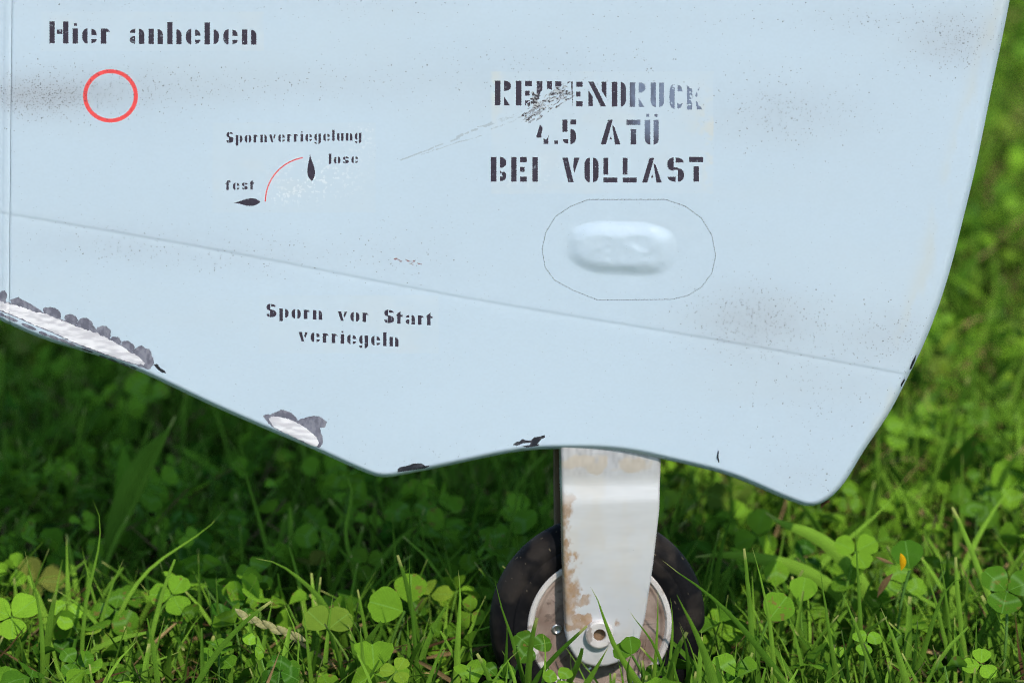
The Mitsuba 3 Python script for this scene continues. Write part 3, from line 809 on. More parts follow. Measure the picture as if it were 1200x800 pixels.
for i in range(5):
    a = math.radians(183 + 72 * i)
    cx, cz = WX + .0172 * math.cos(a), WZ + .0172 * math.sin(a)
    lathe([(.00001, -.0001), (.0006, -.0001), (.0009, -.0009), (.0016, -.0012), (.0020, -.0010), (.0021, 0), (.0021, .0008)], 20, (cx, WY - .0058, cz), 'aircraft_tail__tail_wheel__hub_screw', 'm_steel')
    a += math.radians(36)
    # raised web between the screws
    c, s = math.cos(a), math.sin(a)
    bxm = trimesh.creation.box((.0145, .0012, .0020))
    bxm.apply_transform(trimesh.transformations.rotation_matrix(-a, [0, 1, 0]))
    bxm.apply_translation([WX + .0165 * c, WY - .0060, WZ + .0165 * s])
    add('aircraft_tail__tail_wheel__hub_web', swivel(bxm.vertices), np.array(bxm.faces), 'm_hub', smooth=False)

LEG = [(653, 511), (653, 540), (654, 600), (657.5, 650), (661, 690), (664.5, 725), (666, 745), (670, 760), (678, 773), (689, 781), (702, 785), (716, 784), (732, 779), (745, 770), (753, 757), (759, 728), (765, 669), (769, 605), (771.5, 545), (771, 511)]


def leg_bend(z, side):
    """How far the leg leans inward: straight below the shoulder, rolled inward above it."""
    za, zb, zc_, zd = (at(700, q, 0)[2] for q in (593, 563, 556, 512))
    a = np.clip((z - za) / (zb - za), 0, 1)
    b = np.clip((z - zc_) / (zd - zc_), 0, 1.4)
    return side * (.0014 * a * a * (3 - 2 * a) + .0030 * b ** 1.5)


def leg_mesh(side):
    yf = WY - .0122 if side < 0 else WY + .0122
    p = np.array([xz(x - 7 * min(max((y - 600) / 130, 0), 1.2), y, -.004) for x, y in LEG])
    tck, _ = splprep(np.vstack([p, p[:1]]).T, s=2e-8, per=True)
    poly = Polygon(p).buffer(.0012).buffer(-.0012).simplify(2e-5)
    th, r = .0042, .0013
    P, tri = fill(poly, .0016, (.00008, .0003, .0006, .001, .0014), .0008)
    rr = cKDTree(np.array(poly.segmentize(.0001).exterior.coords))
    d = rr.query(P)[0]
    q = np.clip(1 - d / r, 0, 1)
    rise = r * (1 - np.sqrt(np.clip(1 - q * q, 0, 1)))
    o = leg_bend(P[:, 1], 1 if side < 0 else -1)
    yc = yf + o
    f = np.stack([P[:, 0], yc - th + rise, P[:, 1]], -1)
    b = np.stack([P[:, 0], yc + th - rise, P[:, 1]], -1)
    # side wall between the two faces
    ring_ = np.array(poly.segmentize(.0008).exterior.coords)
    oc = yf + leg_bend(ring_[:, 1], 1 if side < 0 else -1)
    W = np.vstack([np.stack([ring_[:, 0], oc - th + r, ring_[:, 1]], -1), np.stack([ring_[:, 0], oc + th - r, ring_[:, 1]], -1)])
    n = len(ring_)
    i = np.arange(n - 1)
    wf = np.vstack([np.stack([i, i + n, i + 1], -1), np.stack([i + 1, i + n, i + n + 1], -1)])
    v = np.vstack([f, b, W])
    fc = np.vstack([tri, tri[:, ::-1] + len(f), wf + 2 * len(f)])
    m = trimesh.Trimesh(swivel(v), fc, process=False)
    m.merge_vertices(digits_vertex=6)
    return m.vertices, m.faces


tag(add('aircraft_tail__wheel_fork', *leg_mesh(-1), 'm_metal', smooth=50), 'bare aluminium wheel fork smeared with dried brown mud')
tag(add('aircraft_tail__wheel_fork__far_leg', *leg_mesh(1), 'm_shaded_mud', smooth=50), 'far leg of the fork in muddy brown darkened to stand in for shade')
cr = trimesh.creation.box((.034, .016, .008))
cr.apply_translation([at(713, 520, 0)[0], WY, at(713, 506, .016)[2]])
add('aircraft_tail__wheel_fork__crown', swivel(cr.vertices), np.array(cr.faces), 'm_metal', smooth=False)
ax, az = xz(697, 748, -.008)
ya = WY - .0122 - .0042
bolt = [(.0024, .0010), (.0024, -.0024), (.0026, -.0029), (.0049, -.0031), (.0055, -.0027), (.0056, -.0022), (.0056, .0006)]
tag(lathe(bolt, 48, (ax, ya - .0002, az), 'aircraft_tail__wheel_fork__axle_bolt', 'm_rim', smooth=30), 'steel axle bolt with a hollow bronze middle')
lathe([(.0001, -.0002), (.0015, -.0003), (.0021, -.0010), (.0024, -.0020), (.00245, -.0026)], 32, (ax, ya, az), 'aircraft_tail__wheel_fork__axle_socket', 'm_bronze', smooth=30)
tag('aircraft_tail', 'pale blue aircraft tail with black stencil decals and a small tail wheel', 'aircraft tail')


# ---------------------------------------------------------------- plants
def leaflet_base(rows=5, cols=5, fold=.22, cup=.10, notch=.07):
    """Heart-shaped leaflet, length 1 along +x, width about .95, fold along the midrib; (v, f, uv)."""
    tt = np.linspace(0, 1, rows)
    ss = np.linspace(-1, 1, cols)
    S, Tt = np.meshgrid(ss, tt)
    wid = .50 * np.clip(np.sin(np.pi * np.clip(Tt, 0, 1) ** .85 * .80) ** .85, 0, 1) + .012
    reach = Tt * (1 - Tt ** 3 * (.20 * S ** 2 + notch * (1 - np.abs(S)) ** 2))
    x, y = reach, S * wid
    z = np.abs(y) * fold - cup * (Tt - .3) ** 2 - .05 * y * y * 4 * cup * 4
    v = np.stack([x, y, z], -1).reshape(-1, 3)
    i, j = np.meshgrid(np.arange(rows - 1), np.arange(cols - 1), indexing='ij')
    a = (i * cols + j).ravel()
    f = np.stack([a, a + cols, a + cols + 1, a + 1], -1)
    f = np.vstack([f[:, [0, 1, 2]], f[:, [0, 2, 3]]])
    uv = np.stack([(S.ravel() + 1) / 2 * .98 + .01, Tt.ravel()], -1)
    return v, f, uv


def frames(axis, normal):
    """Rotation matrices (n,3,3) with columns axis, side, normal."""
    a = axis / np.linalg.norm(axis, axis=1, keepdims=True)
    n = normal - (normal * a).sum(1, keepdims=True) * a
    n /= np.linalg.norm(n, axis=1, keepdims=True)
    return np.stack([a, np.cross(n, a), n], -1)


def spread_copies(v, f, uv, M, scale, pos, ids):
    n = len(pos)
    V = np.einsum('nij,kj->nki', M, v) * scale[:, None, None] + pos[:, None, :]
    Fc = f[None] + (np.arange(n) * len(v))[:, None, None]
    U = np.broadcast_to(uv, (n, *uv.shape)).copy()
    U[..., 0] += ids[:, None]
    return V.reshape(-1, 3), Fc.reshape(-1, 3), U.reshape(-1, 2)


def merge(parts):
    V, Fc, U, o = [], [], [], 0
    for v, f, u in parts:
        V.append(v); Fc.append(f + o); U.append(u); o += len(v)
    return np.vstack(V), np.vstack(Fc), np.vstack(U)


def tubes(P, rad, sides=3):
    """Tubes along the polylines P (n, k, 3); uv like a leaf's."""
    n, k, _ = P.shape
    d = np.gradient(P, axis=1)
    d /= np.linalg.norm(d, axis=2, keepdims=True) + 1e-12
    a = np.cross(d, [0.31, 0.95, 0.05]); a /= np.linalg.norm(a, axis=2, keepdims=True)
    b = np.cross(d, a)
    ang = np.arange(sides) * 2 * np.pi / sides
    rad = np.broadcast_to(rad, (n, k))
    V = P[:, :, None] + rad[:, :, None, None] * (np.cos(ang)[:, None] * a[:, :, None] + np.sin(ang)[:, None] * b[:, :, None])
    i, j = np.meshgrid(np.arange(k - 1), np.arange(sides), indexing='ij')
    q = np.stack([i * sides + j, i * sides + (j + 1) % sides, (i + 1) * sides + (j + 1) % sides, (i + 1) * sides + j], -1).reshape(-1, 4)
    f = np.vstack([q[:, [0, 1, 2]], q[:, [0, 2, 3]]])
    Fc = (f[None] + (np.arange(n) * k * sides)[:, None, None]).reshape(-1, 3)
    U = np.zeros((n, k, sides, 2)); U[..., 0] = .5; U[..., 1] = np.linspace(.2, .6, k)[None, :, None]
    return V.reshape(-1, 3), Fc, U.reshape(-1, 2)


def blades(base, az, lean, curl, length, width, ids, cut, k=7, twist=None):
    """Grass blades: (n) arrays -> one mesh. Three vertices across, folded along the midrib."""
    n = len(base)
    t = np.linspace(0, 1, k)
    th = lean[:, None] + curl[:, None] * t ** 1.5
    ds = length[:, None] / (k - 1)
    hor = np.concatenate([np.zeros((n, 1)), np.cumsum(np.sin(th[:, :-1]) * ds, 1)], 1)
    ver = np.concatenate([np.zeros((n, 1)), np.cumsum(np.cos(th[:, :-1]) * ds, 1)], 1)
    dirh = np.stack([np.cos(az), np.sin(az), az * 0], -1)
    P = base[:, None] + hor[..., None] * dirh[:, None] + ver[..., None] * np.array([0, 0, 1.0])
    tw = (np.zeros(n) if twist is None else twist)[:, None] * t
    side0 = np.stack([-np.sin(az), np.cos(az), az * 0], -1)[:, None]
    up = np.stack([-np.cos(th)[..., None] * dirh[:, None] + np.sin(th)[..., None] * np.array([0, 0, 1.0])], 0)[0]
    side = side0 * np.cos(tw)[..., None] + up * np.sin(tw)[..., None]
    nrm = -side0 * np.sin(tw)[..., None] + up * np.cos(tw)[..., None]
    prof = np.where(cut[:, None], .80 + .2 * np.sin(np.pi * t) - .1 * t - .35 * t ** 6, (1 - t ** 2.2) * (.75 + .5 * t * (1 - t) * 2) + .02)
    w = width[:, None] * prof / 2
    L, R = P - side * w[..., None], P + side * w[..., None]
    C = P - nrm * (w * .45)[..., None]
    V = np.stack([L, C, R], 2)
    i = np.arange(k - 1)
    q = np.vstack([np.stack([i * 3 + s, (i + 1) * 3 + s, (i + 1) * 3 + s + 1, i * 3 + s + 1], -1) for s in (0, 1)])
    f = np.vstack([q[:, [0, 1, 2]], q[:, [0, 2, 3]]])
    Fc = (f[None] + (np.arange(n) * k * 3)[:, None, None]).reshape(-1, 3)
    U = np.zeros((n, k, 3, 2)); U[..., 0] = ids[:, None, None] + np.array([.02, .5, .98]); U[..., 1] = t[None, :, None]
    return V.reshape(-1, 3), Fc, U.reshape(-1, 2)


def scatter(n_per_m2, y0, y1, margin=.12, far_thin=0.5):
    """Random ground points in the wedge that the lens sees, thinner far away."""
    area = 2 * (.7 + .12) * (y1 - y0)
    n = int(area * n_per_m2)
    y = rng.uniform(y0, y1, n); x = rng.uniform(-.82, .82, n)
    keep = (np.abs(x) < .135 * (y + 1.5) + margin) & (rng.random(n) < np.where(y < .9, 1.0, np.clip(1 - (y - .9) * .3, far_thin, 1)))
    x, y = x[keep], y[keep]
    near_wheel = (np.abs(x - WX) < .049) & (y > -.010) & (y < .040)
    return x[~near_wheel], y[~near_wheel]


def around(n_per_m2):
    """Points of the rest of the lawn, thinner, on every side of the wedge that the lens sees."""
    n = int(n_per_m2 * 2.6 * 5.2)
    x, y = rng.uniform(-1.3, 1.3, n), rng.uniform(-1.2, 4.0, n)
    seen = (np.abs(x) < .135 * (y + 1.5) + .12) & (y > -.14) & (y < 3.0)
    camera_spot = np.hypot(x, y + 1.46) < .12
    return x[~seen & ~camera_spot], y[~seen & ~camera_spot]


def height_cap(x, y):
    """Plants in front of the wheel and fork stay low, those under the belly do not reach through it."""
    cap = np.full(len(x), 9.0)
    front = y < .02
    near = np.exp(-((x - WX - .002) / .036) ** 2)
    cap[front] = .060 - .013 * near[front]
    return cap


def make_clover():
    x, y = scatter(4600, -.13, 3.0)
    xa, ya_ = around(900)
    x, y = np.append(x, xa), np.append(y, ya_)
    n = len(x)
    h = rng.uniform(.014, .050, n) * (.72 + .56 * meshkit.fbm(np.stack([x * 11, y * 11, x * 0], -1), 2, 4))
    h = np.minimum(h, height_cap(x, y) * .9)
    patch = meshkit.fbm(np.stack([x * 8, y * 8, x * 0 + 4], -1), 2, 14)
    keep = rng.random(n) < np.clip(.12 + 2.9 * (patch - .32), .12, 1)
    keep &= rng.random(n) < np.where(y > .10, .66, .66)
    x, y, h = x[keep], y[keep], h[keep]
    n = len(x)
    base = np.stack([x, y, ground_z(x, y) - .001], -1)
    off = rng.normal(0, .35, (n, 2)) * h[:, None]
    top = base + np.stack([off[:, 0], off[:, 1], h], -1)
    mid = (base + top) / 2 + np.stack([rng.normal(0, .1, n) * h, rng.normal(0, .1, n) * h, .08 * h], -1)
    tt = np.linspace(0, 1, 4)[None, :, None]
    P = (1 - tt) ** 2 * base[:, None] + 2 * tt * (1 - tt) * mid[:, None] + tt ** 2 * top[:, None]
    parts = []
    tv = tubes(P, .00045)
    ids0 = np.repeat(np.arange(n) % 4000, 12)
    tv[2][:, 0] += ids0
    parts.append(tv)
    nrm = np.stack([rng.normal(.08, .60, n), rng.normal(-.25, .60, n), np.ones(n)], -1)
    nrm /= np.linalg.norm(nrm, axis=1, keepdims=True)
    phi = rng.uniform(0, 2 * np.pi, n)
    size = rng.uniform(.0062, .0135, n) * np.where(rng.random(n) < .15, 1.2, 1.0)
    e1 = np.cross(nrm, [0.12, .3, .9]); e1 /= np.linalg.norm(e1, axis=1, keepdims=True)
    e2 = np.cross(nrm, e1)
    for k in range(3):
        a = phi + k * 2.07 + rng.normal(0, .16, n)
        d = np.cos(a)[:, None] * e1 + np.sin(a)[:, None] * e2
        lift = rng.normal(.08, .42, n)[:, None]
        ax_, nn = d * np.cos(lift) + nrm * np.sin(lift), nrm * np.cos(lift) - d * np.sin(lift)
        roll = rng.normal(0, .42, n)[:, None]
        nn = nn * np.cos(roll) + np.cross(ax_, nn) * np.sin(roll)
        for var in range(2):
            sel = np.arange(n) % 2 == var
            b = leaflet_base(5, 5, (.22, .60)[var], (.30, .10)[var], (.06, .13)[var])
            parts.append(spread_copies(*b, frames(ax_[sel], nn[sel]), (size * rng.uniform(.85, 1.1, n))[sel], top[sel] + ax_[sel] * .0006, (np.arange(n)[sel] % 4000).astype(float)))
    v, f, u = merge(parts)
    tag(add('clover', v, f, 'm_clover', uv=u), 'dense clover growing all over the lawn', 'clover', kind='stuff')
    return n


def make_grass():
    x, y = scatter(8500, -.14, 3.0)
    x2, y2 = scatter(15000, -.14, .11)
    x3, y3 = scatter(9500, .1, 1.1)
    xa, ya_ = around(3000)
    x, y = np.concatenate([x, x2, x3, xa]), np.concatenate([y, y2, y3, ya_])
    n = len(x)
    base = np.stack([x, y, ground_z(x, y) - .001], -1)
    L = rng.gamma(6, .0080, n).clip(.018, .066) * (.75 + .5 * meshkit.fbm(np.stack([x * 7, y * 7, x * 0 + 9], -1), 2, 8))
    L = np.minimum(L, height_cap(x, y))
    v, f, u = blades(base, rng.uniform(0, 2 * np.pi, n), np.abs(rng.normal(.30, .38, n)), rng.gamma(1.6, .55, n).clip(0, 2.3), L, rng.uniform(.0017, .0036, n), (np.arange(n) % 4000).astype(float), rng.random(n) < .35, 7, rng.normal(0, .7, n))
    tag(add('grass', v, f, 'm_blade', uv=u), 'mown green grass blades standing between the clover', 'grass', kind='stuff')
    # broad weed leaves between them
    x, y = scatter(750, -.05, 3.0)
    keep = y > .08
    x, y = x[keep], y[keep]
    n = len(x)
    base = np.stack([x, y, ground_z(x, y) + rng.uniform(.0, .02, n)], -1)
    wv = rng.uniform(.008, .017, n)
    v, f, u = blades(base, rng.uniform(0, 2 * np.pi, n), rng.normal(.7, .25, n), rng.gamma(2, .4, n), rng.uniform(.03, .065, n), wv, (np.arange(n) % 4000).astype(float), rng.random(n) < 0, 9, rng.normal(0, .5, n))
    tag(add('weed', v, f, 'm_clover', uv=u), 'broad soft weed leaves scattered through the lawn', 'weed', kind='stuff')
    x, y = scatter(7000, -.14, 3.0)
    n = len(x)
    base = np.stack([x, y, ground_z(x, y) + rng.uniform(0, .026, n)], -1)
    v, f, u = blades(base, rng.uniform(0, 2 * np.pi, n), rng.normal(1.25, .25, n), rng.normal(.2, .4, n), rng.uniform(.012, .05, n), rng.uniform(.0006, .0022, n), (np.arange(n) % 4000).astype(float), rng.random(n) < .5, 5, rng.normal(0, 1.2, n))
    tag(add('thatch', v, f, 'm_dry', uv=u), 'dead brown thatch lying on the soil between the stems', 'thatch', kind='stuff')


make_clover()
make_grass()

# ---------------------------------------------------------------- single plants that stand out
hero_id = [4100]


def hid():
    hero_id[0] += 1
    return float(hero_id[0])


def hero_clover(px, py, Y, size_px, phi, label, face=.6, lean=0.0, n_leaflets=3, spread_=2.07, skip=(), group=None, fold=.2, seed=0):
    """A clover leaf whose middle stands at the pixel, Y metres behind the tail's side; face: how far it turns to the lens."""
    r = np.random.default_rng(seed + int(px * 7 + py))
    key, i = 'clover_leaf', 0
    while key in labels:
        i += 1
        key = f'clover_leaf_{i:03d}'
    top = at(px, py, Y)
    nrm = np.array([lean, -face, 1 - face * .55]); nrm /= np.linalg.norm(nrm)
    e1 = np.cross([0.0, 1, 0.2], nrm); e1 /= np.linalg.norm(e1)      # to the right in the picture
    e2 = np.cross(nrm, e1)
    one = hid()
    b = leaflet_base(11, 9, fold, .10, .08)
    for k in range(n_leaflets):
        if k in skip:
            continue
        a = math.radians(phi) + k * spread_ + r.normal(0, .08)
        d = math.cos(a) * e1 + math.sin(a) * e2
        lf = r.normal(.10, .12)
        axs, nn = d * math.cos(lf) + nrm * math.sin(lf), nrm * math.cos(lf) - d * math.sin(lf)
        v, f, u = spread_copies(*b, frames(axs[None], nn[None]), np.array([size_px * PX * r.uniform(.92, 1.05)]), (top + axs * .0006)[None], np.array([one]))
        v = v + .0004 * (meshkit.noise(v * 260, 3)[:, None] - .5) * nn
        add(key + '__leaflet', v, f, 'm_clover', uv=u)
    base = np.array([top[0] + r.normal(0, .008), top[1] + r.uniform(.002, .014), 0])
    tt = np.linspace(0, 1, 8)[:, None]
    mid = (base + top) / 2 + [r.normal(0, .006), 0, .006]
    P = (1 - tt) ** 2 * base + 2 * tt * (1 - tt) * mid + tt ** 2 * top
    v, f, u = tubes(P[None], .0006, 6)
    u[:, 0] += one
    add(key + '__petiole', v, f, 'm_clover', uv=u)
    tag(key, label, 'clover leaf', group)


def hero_blade(pts, Yt, Yb, w_px, label, name='grass_shoot', category='grass blade', bsdf_name='m_blade', cut=False, group=None, turn=0.0, belly=None, rooted=True):
    """A blade through the pixels (tip first); its depth runs from Yt at the tip to Yb at the root."""
    key, i = name, 0
    while key in labels:
        i += 1
        key = f'{name}_{i:03d}'
    m = len(pts)
    P = np.array([at(x, y, Yt + (Yb - Yt) * k / max(m - 1, 1)) for k, (x, y) in enumerate(pts)])[::-1]
    if rooted and P[0, 2] > .004:
        dirn = P[0] - P[1]
        dirn = dirn / max(1e-6, -dirn[2]) if dirn[2] < -1e-3 else np.array([0, 0, -1.0])
        dirn[:2] = np.clip(dirn[:2], -.6, .6)
        P = np.vstack([P[0] + dirn * P[0, 2] + [0, 0, -.001], P])
    k = 15
    s = np.concatenate([[0], np.cumsum(np.linalg.norm(np.diff(P, axis=0), axis=1))])
    if len(P) > 3:
        tck, _ = splprep(P.T, u=s, s=0, k=3)
        C = np.array(splev(np.linspace(0, s[-1], k), tck)).T
    elif len(P) == 3:
        tck, _ = splprep(P.T, u=s, s=0, k=2)
        C = np.array(splev(np.linspace(0, s[-1], k), tck)).T
    else:
        C = P[0] + np.linspace(0, 1, k)[:, None] * (P[1] - P[0])
    d = np.gradient(C, axis=0); d /= np.linalg.norm(d, axis=1, keepdims=True)
    view = C - CAM; view /= np.linalg.norm(view, axis=1, keepdims=True)
    side = np.cross(d, view); side /= np.linalg.norm(side, axis=1, keepdims=True)
    nrm = np.cross(side, d)
    a = turn
    side, nrm = side * math.cos(a) + nrm * math.sin(a), nrm * math.cos(a) - side * math.sin(a)
    t = np.linspace(0, 1, k)
    prof = (.85 + .15 * np.sin(np.pi * t)) * (1 - .5 * t ** 5) if cut else np.clip(1 - t ** 2.4, .02, 1) * (.8 + .35 * np.sin(np.pi * t))
    if belly:
        prof = np.clip(np.sin(np.pi * np.clip((t - belly) / (1 - belly), 0.02, .985)) ** .8, .06, 1)
    w = (w_px * PX / 2 * prof)[:, None]
    V = np.stack([C - side * w, C - side * w * .5 - nrm * w * .28, C - nrm * w * .42, C + side * w * .5 - nrm * w * .28, C + side * w], 1)
    V = V + .0003 * (meshkit.noise(V * 180, 5)[..., None] - .5)
    i = np.arange(k - 1)
    q = np.vstack([np.stack([i * 5 + c, (i + 1) * 5 + c, (i + 1) * 5 + c + 1, i * 5 + c + 1], -1) for c in range(4)])
    f = np.vstack([q[:, [0, 1, 2]], q[:, [0, 2, 3]]])
    U = np.zeros((k, 5, 2)); U[..., 0] = hid() + np.array([.02, .27, .5, .73, .98]); U[..., 1] = t[:, None]
    scene[key] = mesh_entry(V.reshape(-1, 3), f, bsdf_name, uv=U.reshape(-1, 2))
    tag(key, label, category, group)
    return key


HC = hero_clover
HC(202, 697, .045, 30, 60, 'lobed bright clover leaf left of centre in the foreground', .62)
HC(384, 737, .015, 34, 35, 'pair of round clover leaflets below the arching dark grass blade', .75, skip=(2,), spread_=1.75)
HC(474, 716, .02, 44, 172, 'single large rounded clover leaf with a pale level midrib', .8, n_leaflets=1)
HC(480, 708, .05, 40, 88, 'upright oval clover leaf behind the tall thin blades', .85, n_leaflets=1)
HC(622, 757, -.02, 27, 20, 'clover leaf in front of the tyre, left of the fork', .6, spread_=1.9)
HC(741, 768, -.03, 24, 95, 'clover leaf touching the lower right of the wheel fork', .7, skip=(1,), spread_=3.6)
HC(583, 792, -.04, 22, 30, 'yellowish clover leaf at the bottom edge left of the wheel', .6)
HC(1180, 692, .02, 40, 25, 'large bright clover leaf at the right edge of the lawn', .55, spread_=2.0)
HC(900, 728, .0, 42, 48, 'cupped egg-shaped leaf right of the wheel', .75, n_leaflets=1, fold=.35)
HC(938, 706, .03, 36, 85, 'round clover leaf behind the grass right of the wheel', .8, n_leaflets=1)
HC(1066, 668, .04, 38, 92, 'upright narrow clover leaf beside the yellow petal', .8, n_leaflets=1)
HC(1003, 646, .08, 30, 30, 'three-part leaf on a forked stalk below the tail tip', .6, spread_=2.3)
HC(14, 722, .02, 36, 40, 'clover leaf cut by the left edge of the view', .6)
HC(258, 768, -.01, 24, 80, 'clover leaf between the diagonal blade and the bottom edge', .55)
HC(88, 776, -.03, 22, 10, 'clover leaf near the lower left corner', .55)
HC(330, 784, -.03, 22, 130, 'clover leaf under the dry seed head', .5)
HC(465, 786, -.04, 20, 60, 'clover leaf in front at the bottom left of the wheel', .5)
HC(655, 796, -.05, 18, 50, 'clover leaf at the foot of the wheel fork', .5)
HC(800, 735, .03, 22, 90, 'small clover leaf against the right side of the tyre', .5)
HC(1015, 752, -.01, 20, 20, 'clover leaf in the middle of the right foreground', .5)
HC(1150, 778, -.03, 22, 70, 'clover leaf in the lower right corner', .5)
HC(860, 785, -.03, 20, 140, 'clover leaf at the bottom right of the wheel', .5)
HC(430, 660, .14, 26, 20, 'shaded clover leaf standing under the belly', .6)
HC(215, 605, .30, 30, 30, 'blurred clover leaf in the shade behind the diagonal stalk', .6)
HC(365, 632, .2, 34, 160, 'shaded leaf below the fan-shaped paint chip', .7, n_leaflets=1)

HB = hero_blade
HB([(692, 687), (704, 712), (714, 742), (731, 775), (752, 806)], -.045, -.035, 9, 'bent grass blade crossing the front of the wheel fork')
HB([(736, 713), (752, 735), (768, 758), (778, 788)], -.030, -.030, 6, 'thin blade crossing the lower right of the wheel fork')
HB([(688, 733), (664, 755), (640, 780), (622, 806)], -.045, -.04, 6.5, 'blade slanting across the lower left of the fork', cut=True)
HB([(713, 757), (700, 780), (684, 806)], -.05, -.045, 13, 'broad blade covering the foot of the fork')
HB([(776, 656), (800, 674), (835, 700), (872, 738), (905, 780)], -.015, -.03, 8.5, 'long blade with a browned tip leaning over the tyre')
HB([(793, 696), (806, 722), (822, 756), (836, 800)], -.075, -.065, 13, 'wide blurred blade close to the lens right of the wheel')
HB([(580, 680), (588, 712), (598, 742), (612, 790)], -.03, -.03, 6, 'thin straight blade in front of the left side of the tyre')
HB([(537, 668), (539, 700), (537, 745), (535, 800)], -.01, -.01, 8.5, 'upright blade with a reddish edge left of the wheel')
HB([(479, 648), (481, 690), (485, 740), (490, 800)], -.01, -.01, 5.5, 'tall thin upright blade left of the wheel')
HB([(466, 650), (474, 676), (482, 710)], .03, .03, 7, 'brown-tipped blade behind the tall thin one', cut=True)
HB([(109, 585), (117, 612), (114, 650), (104, 690), (96, 760)], .03, .02, 5, 'thin upright blade rising into the shade at the left')
HB([(262, 598), (238, 622), (205, 644), (170, 672), (140, 720)], .06, .05, 5.5, 'long thin diagonal blade in front of the shade')
HB([(29, 645), (38, 680), (46, 715), (50, 765)], -.01, -.01, 6, 'bright narrow blade near the left edge')
HB([(300, 654), (330, 663), (356, 682), (380, 708), (392, 740)], .02, .03, 9, 'dark arching blade in the middle left foreground')
HB([(205, 488), (185, 530), (162, 580), (142, 622)], .20, .18, 8, 'blurred pale stalk leaning to the right behind the belly', name='grass_stalk', category='grass stalk', cut=True)
HB([(196, 505), (170, 535), (150, 575), (136, 615)], .21, .19, 30, 'broad blurred leaf beside the pale stalk', name='broad_leaf', category='leaf', belly=.25)
HB([(1116, 594), (1128, 620), (1142, 655), (1158, 695)], .06, .05, 8, 'blade with a pale tip leaning left at the right side', cut=True)
HB([(1162, 488), (1168, 530), (1184, 580), (1196, 640)], .30, .28, 12, 'soft blade behind at the right edge')
HB([(1192, 508), (1194, 545), (1190, 590), (1180, 640)], .25, .24, 8, 'dark thin blade at the far right edge')
HB([(1139, 398), (1141, 440), (1138, 490)], .42, .42, 14, 'blurred upright sunlit blade behind the trailing edge')
HB([(897, 600), (915, 612), (955, 628), (968, 636)], .10, .10, 20, 'lance-shaped leaf with dark edges below the tail tip', name='broad_leaf', category='leaf', belly=.05)
HB([(815, 652), (850, 650), (890, 654), (925, 662)], .09, .09, 17, 'broad light leaf lying right of the tyre', name='broad_leaf', category='leaf', belly=.02)
HB([(872, 642), (876, 680), (880, 730), (884, 800)], -.01, -.01, 6.5, 'upright blade right of the wheel with a cut tip', cut=True)
HB([(881, 640), (892, 680), (902, 730), (908, 800)], -.015, -.015, 6, 'slim blade beside the cut one right of the wheel')
HB([(1003, 610), (1004, 650), (1007, 700), (1010, 780)], .0, .0, 6, 'dark upright blade below the tail tip')
HB([(1120, 652), (1122, 690), (1126, 730)], .03, .03, 7, 'short pale cut blade right of the yellow petal', cut=True)
HB([(1100, 645), (1106, 680), (1112, 730)], .03, .03, 5, 'thin dark blade right of the yellow petal')
HB([(1080, 655), (1092, 690), (1104, 735)], .02, .02, 6, 'curved blade beside the upright leaf')
HB([(1032, 712), (1046, 745), (1062, 800)], -.04, -.04, 11, 'wide foreground blade in the right of the lawn')
HB([(1134, 674), (1108, 692), (1096, 720), (1080, 770)], .0, .0, 8, 'dark blade leaning right near the corner')
HB([(145, 655), (130, 690), (118, 730)], .04, .04, 6, 'short blade leaning right at the left side')
HB([(96, 640), (102, 668), (110, 700)], .06, .06, 5, 'short dark blade at the left side')
HB([(205, 655), (192, 690), (180, 735)], .03, .03, 6, 'short blade with cut top left of the lobed leaf', cut=True)
HB([(318, 704), (280, 735), (250, 770), (228, 806)], -.03, -.04, 7, 'bright blade rising to the right from the lower left', cut=True)
HB([(408, 560), (411, 590), (405, 620), (412, 660), (418, 700)], .14, .12, 5, 'pale thin stalk standing in the shade under the belly', name='grass_stalk', category='grass stalk', cut=True)
HB([(266, 512), (284, 545), (298, 590), (312, 640), (318, 680)], .16, .13, 6, 'long dark blade bending right under the fan-shaped chip')
HB([(548, 596), (518, 604), (480, 622), (452, 650)], .16, .13, 7, 'dark arching blade below the lowest corner of the belly')
HB([(604, 540), (606, 580), (598, 620), (590, 670)], .14, .12, 6, 'dark upright blade just left of the fork in the shade')
HB([(622, 545), (612, 590), (604, 640)], .17, .15, 5, 'thin dark blade between the ragged black chip and the fork')
HB([(340, 594), (341, 620), (342, 650)], .15, .15, 9, 'short cut blade in the shade right of the fan-shaped chip', cut=True)
HB([(728, 656), (742, 690), (755, 735)], .06, .06, 5, 'x') if False else None
HB([(1196, 560), (1170, 590), (1150, 622)], .15, .13, 9, 'blade leaning left at the far right edge behind the cut one')
HB([(1060, 560), (1040, 590), (1010, 618), (985, 640)], .13, .12, 8, 'long soft blade slanting down to the left below the trailing edge')
HB([(868, 590), (850, 625), (842, 660), (838, 690)], .09, .08, 10, 'broad blade leaning right between the fork and the tail tip')
HB([(660, 655), (640, 690), (626, 740)], .06, .06, 5, 'thin blade behind the left of the fork') if False else None
HB([(530, 735), (515, 765), (500, 806)], -.05, -.05, 8, 'blurred blade at the bottom left of the wheel')
HB([(610, 760), (590, 780), (575, 806)], -.06, -.06, 6, 'short leaning blade at the bottom beside the yellowish clover')
HB([(771, 690), (770, 740), (766, 800)], -.02, -.02, 5, 'thin upright blade over the right of the rim')
HB([(786, 700), (788, 740), (782, 800)], -.018, -.02, 6, 'dark blade over the right of the tyre')
HB([(960, 660), (966, 700), (975, 760)], -.01, -.01, 6, 'upright blade between the round leaf and the yellow petal')
HB([(985, 690), (1000, 725), (1020, 780)], -.02, -.02, 8, 'slanting blade in the right foreground')

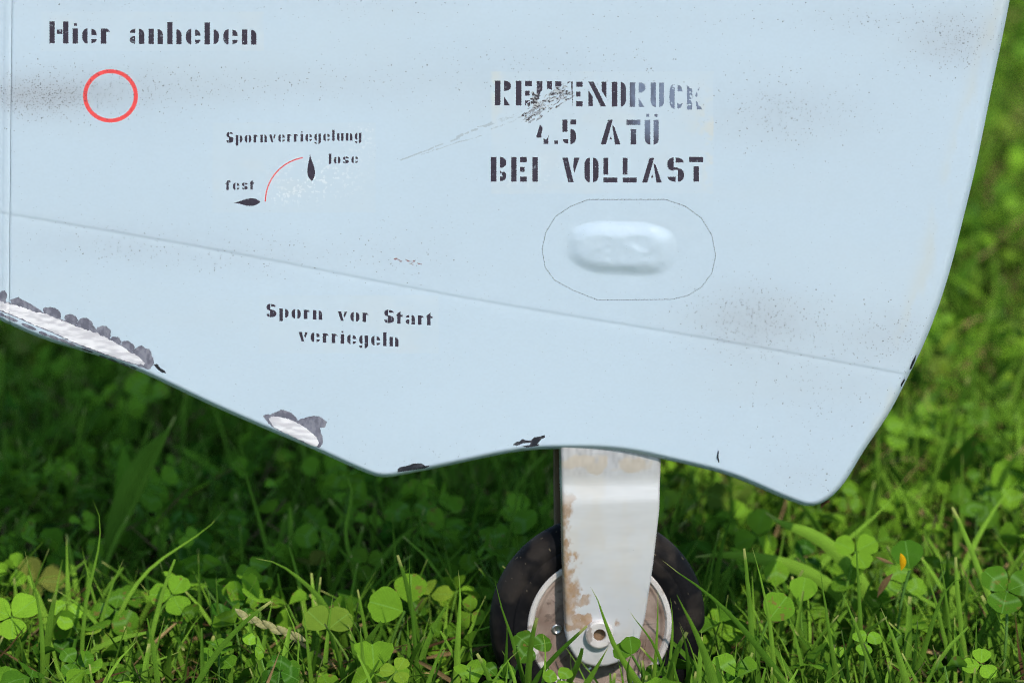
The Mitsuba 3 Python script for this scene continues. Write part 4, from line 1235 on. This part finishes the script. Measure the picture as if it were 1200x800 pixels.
# a yellow petal, a dry seed head, dead bits
HB([(1055, 648), (1058, 656), (1056, 668)], .035, .035, 8, 'small bright yellow petal among the grass on the right', rooted=False, name='yellow_petal', category='petal', bsdf_name='m_petal', belly=.02)
HB([(1026, 652), (1038, 657), (1048, 661)], .04, .04, 4, 'thin withered brownish petal left of the bright yellow one', rooted=False, name='withered_petal', category='petal', bsdf_name='m_dry', belly=.02)
thin('m_straw', lambda p, n, uv: mix((0.26, 0.24, 0.09), (0.50, 0.48, 0.24), fbm(p.x * 700, p.y * 700, p.z * 700, 2)), .6, .5)
tag('dry_seed_head', 'pale straw-coloured dry seed head lying among the clover at the left', 'seed head')
for q in range(9):
    a = q / 8
    cx, cy = 284 + 66 * a, 722 + 26 * a
    k = HB([(cx - 9, cy - 5 + (-4, 4)[q % 2]), (cx, cy - 1 + (-1.5, 1.5)[q % 2]), (cx + 10, cy + 3)], .004, .006, 7.5, 'x', rooted=False, name='spikelet', category='x', bsdf_name='m_straw', belly=.02)
    del labels[k]
    scene['dry_seed_head__spikelet' + (f'_{q:03d}' if q else '')] = scene.pop(k)
HB([(1046, 672), (1036, 684), (1028, 700)], .04, .04, 8, 'reddish brown dead leaf below the yellow petal', rooted=False, name='dead_leaf', category='dead leaf', bsdf_name='m_dry', belly=.05)
tw = np.array([at(x, y, .008) for x, y in [(957, 584), (963, 588), (962, 594), (967, 588), (972, 587)]])
v, f, u = tubes(tw[None], .0006, 6)
tag(add('dry_twig', v, f, 'm_dry', uv=u + [17, 0]), 'tiny brown dry twig clinging under the tail tip', 'twig')
hr = np.array([at(x, y, -.0006 + max(0, (y - 540)) * .0004) for x, y in [(842, 528), (841, 535), (843, 543), (848, 551)]])
v, f, u = tubes(hr[None], np.array([.0002, .0003, .0003, .0003]), 6)
scene['grass_clipping'] = mesh_entry(v, f, 'm_black')
tag('grass_clipping', 'dark grass clipping stuck to the belly right of the fork', 'grass clipping')
for q in range(14):
    r = np.random.default_rng(40 + q)
    bx = (578, 592, 604, 618, 632, 648, 664, 742, 760, 782, 796, 808, 820, 834)[q] + r.normal(0, 2)
    tx, ty = bx + r.normal(0, 16), r.uniform(722, 768) if not 640 < bx < 760 else r.uniform(752, 775)
    HB([(tx, ty), ((tx + bx) / 2 + r.normal(0, 3), (ty + 806) / 2), (bx, 806)], -.03 - .03 * r.random(), -.03 - .02 * r.random(), r.uniform(6, 9), 'short grass blade close in front of the tail wheel, ' + 'first second third fourth fifth sixth seventh eighth ninth tenth eleventh twelfth thirteenth fourteenth'.split()[q] + ' from the left', group='blades in front of the tail wheel', cut=bool(q % 3 == 0))
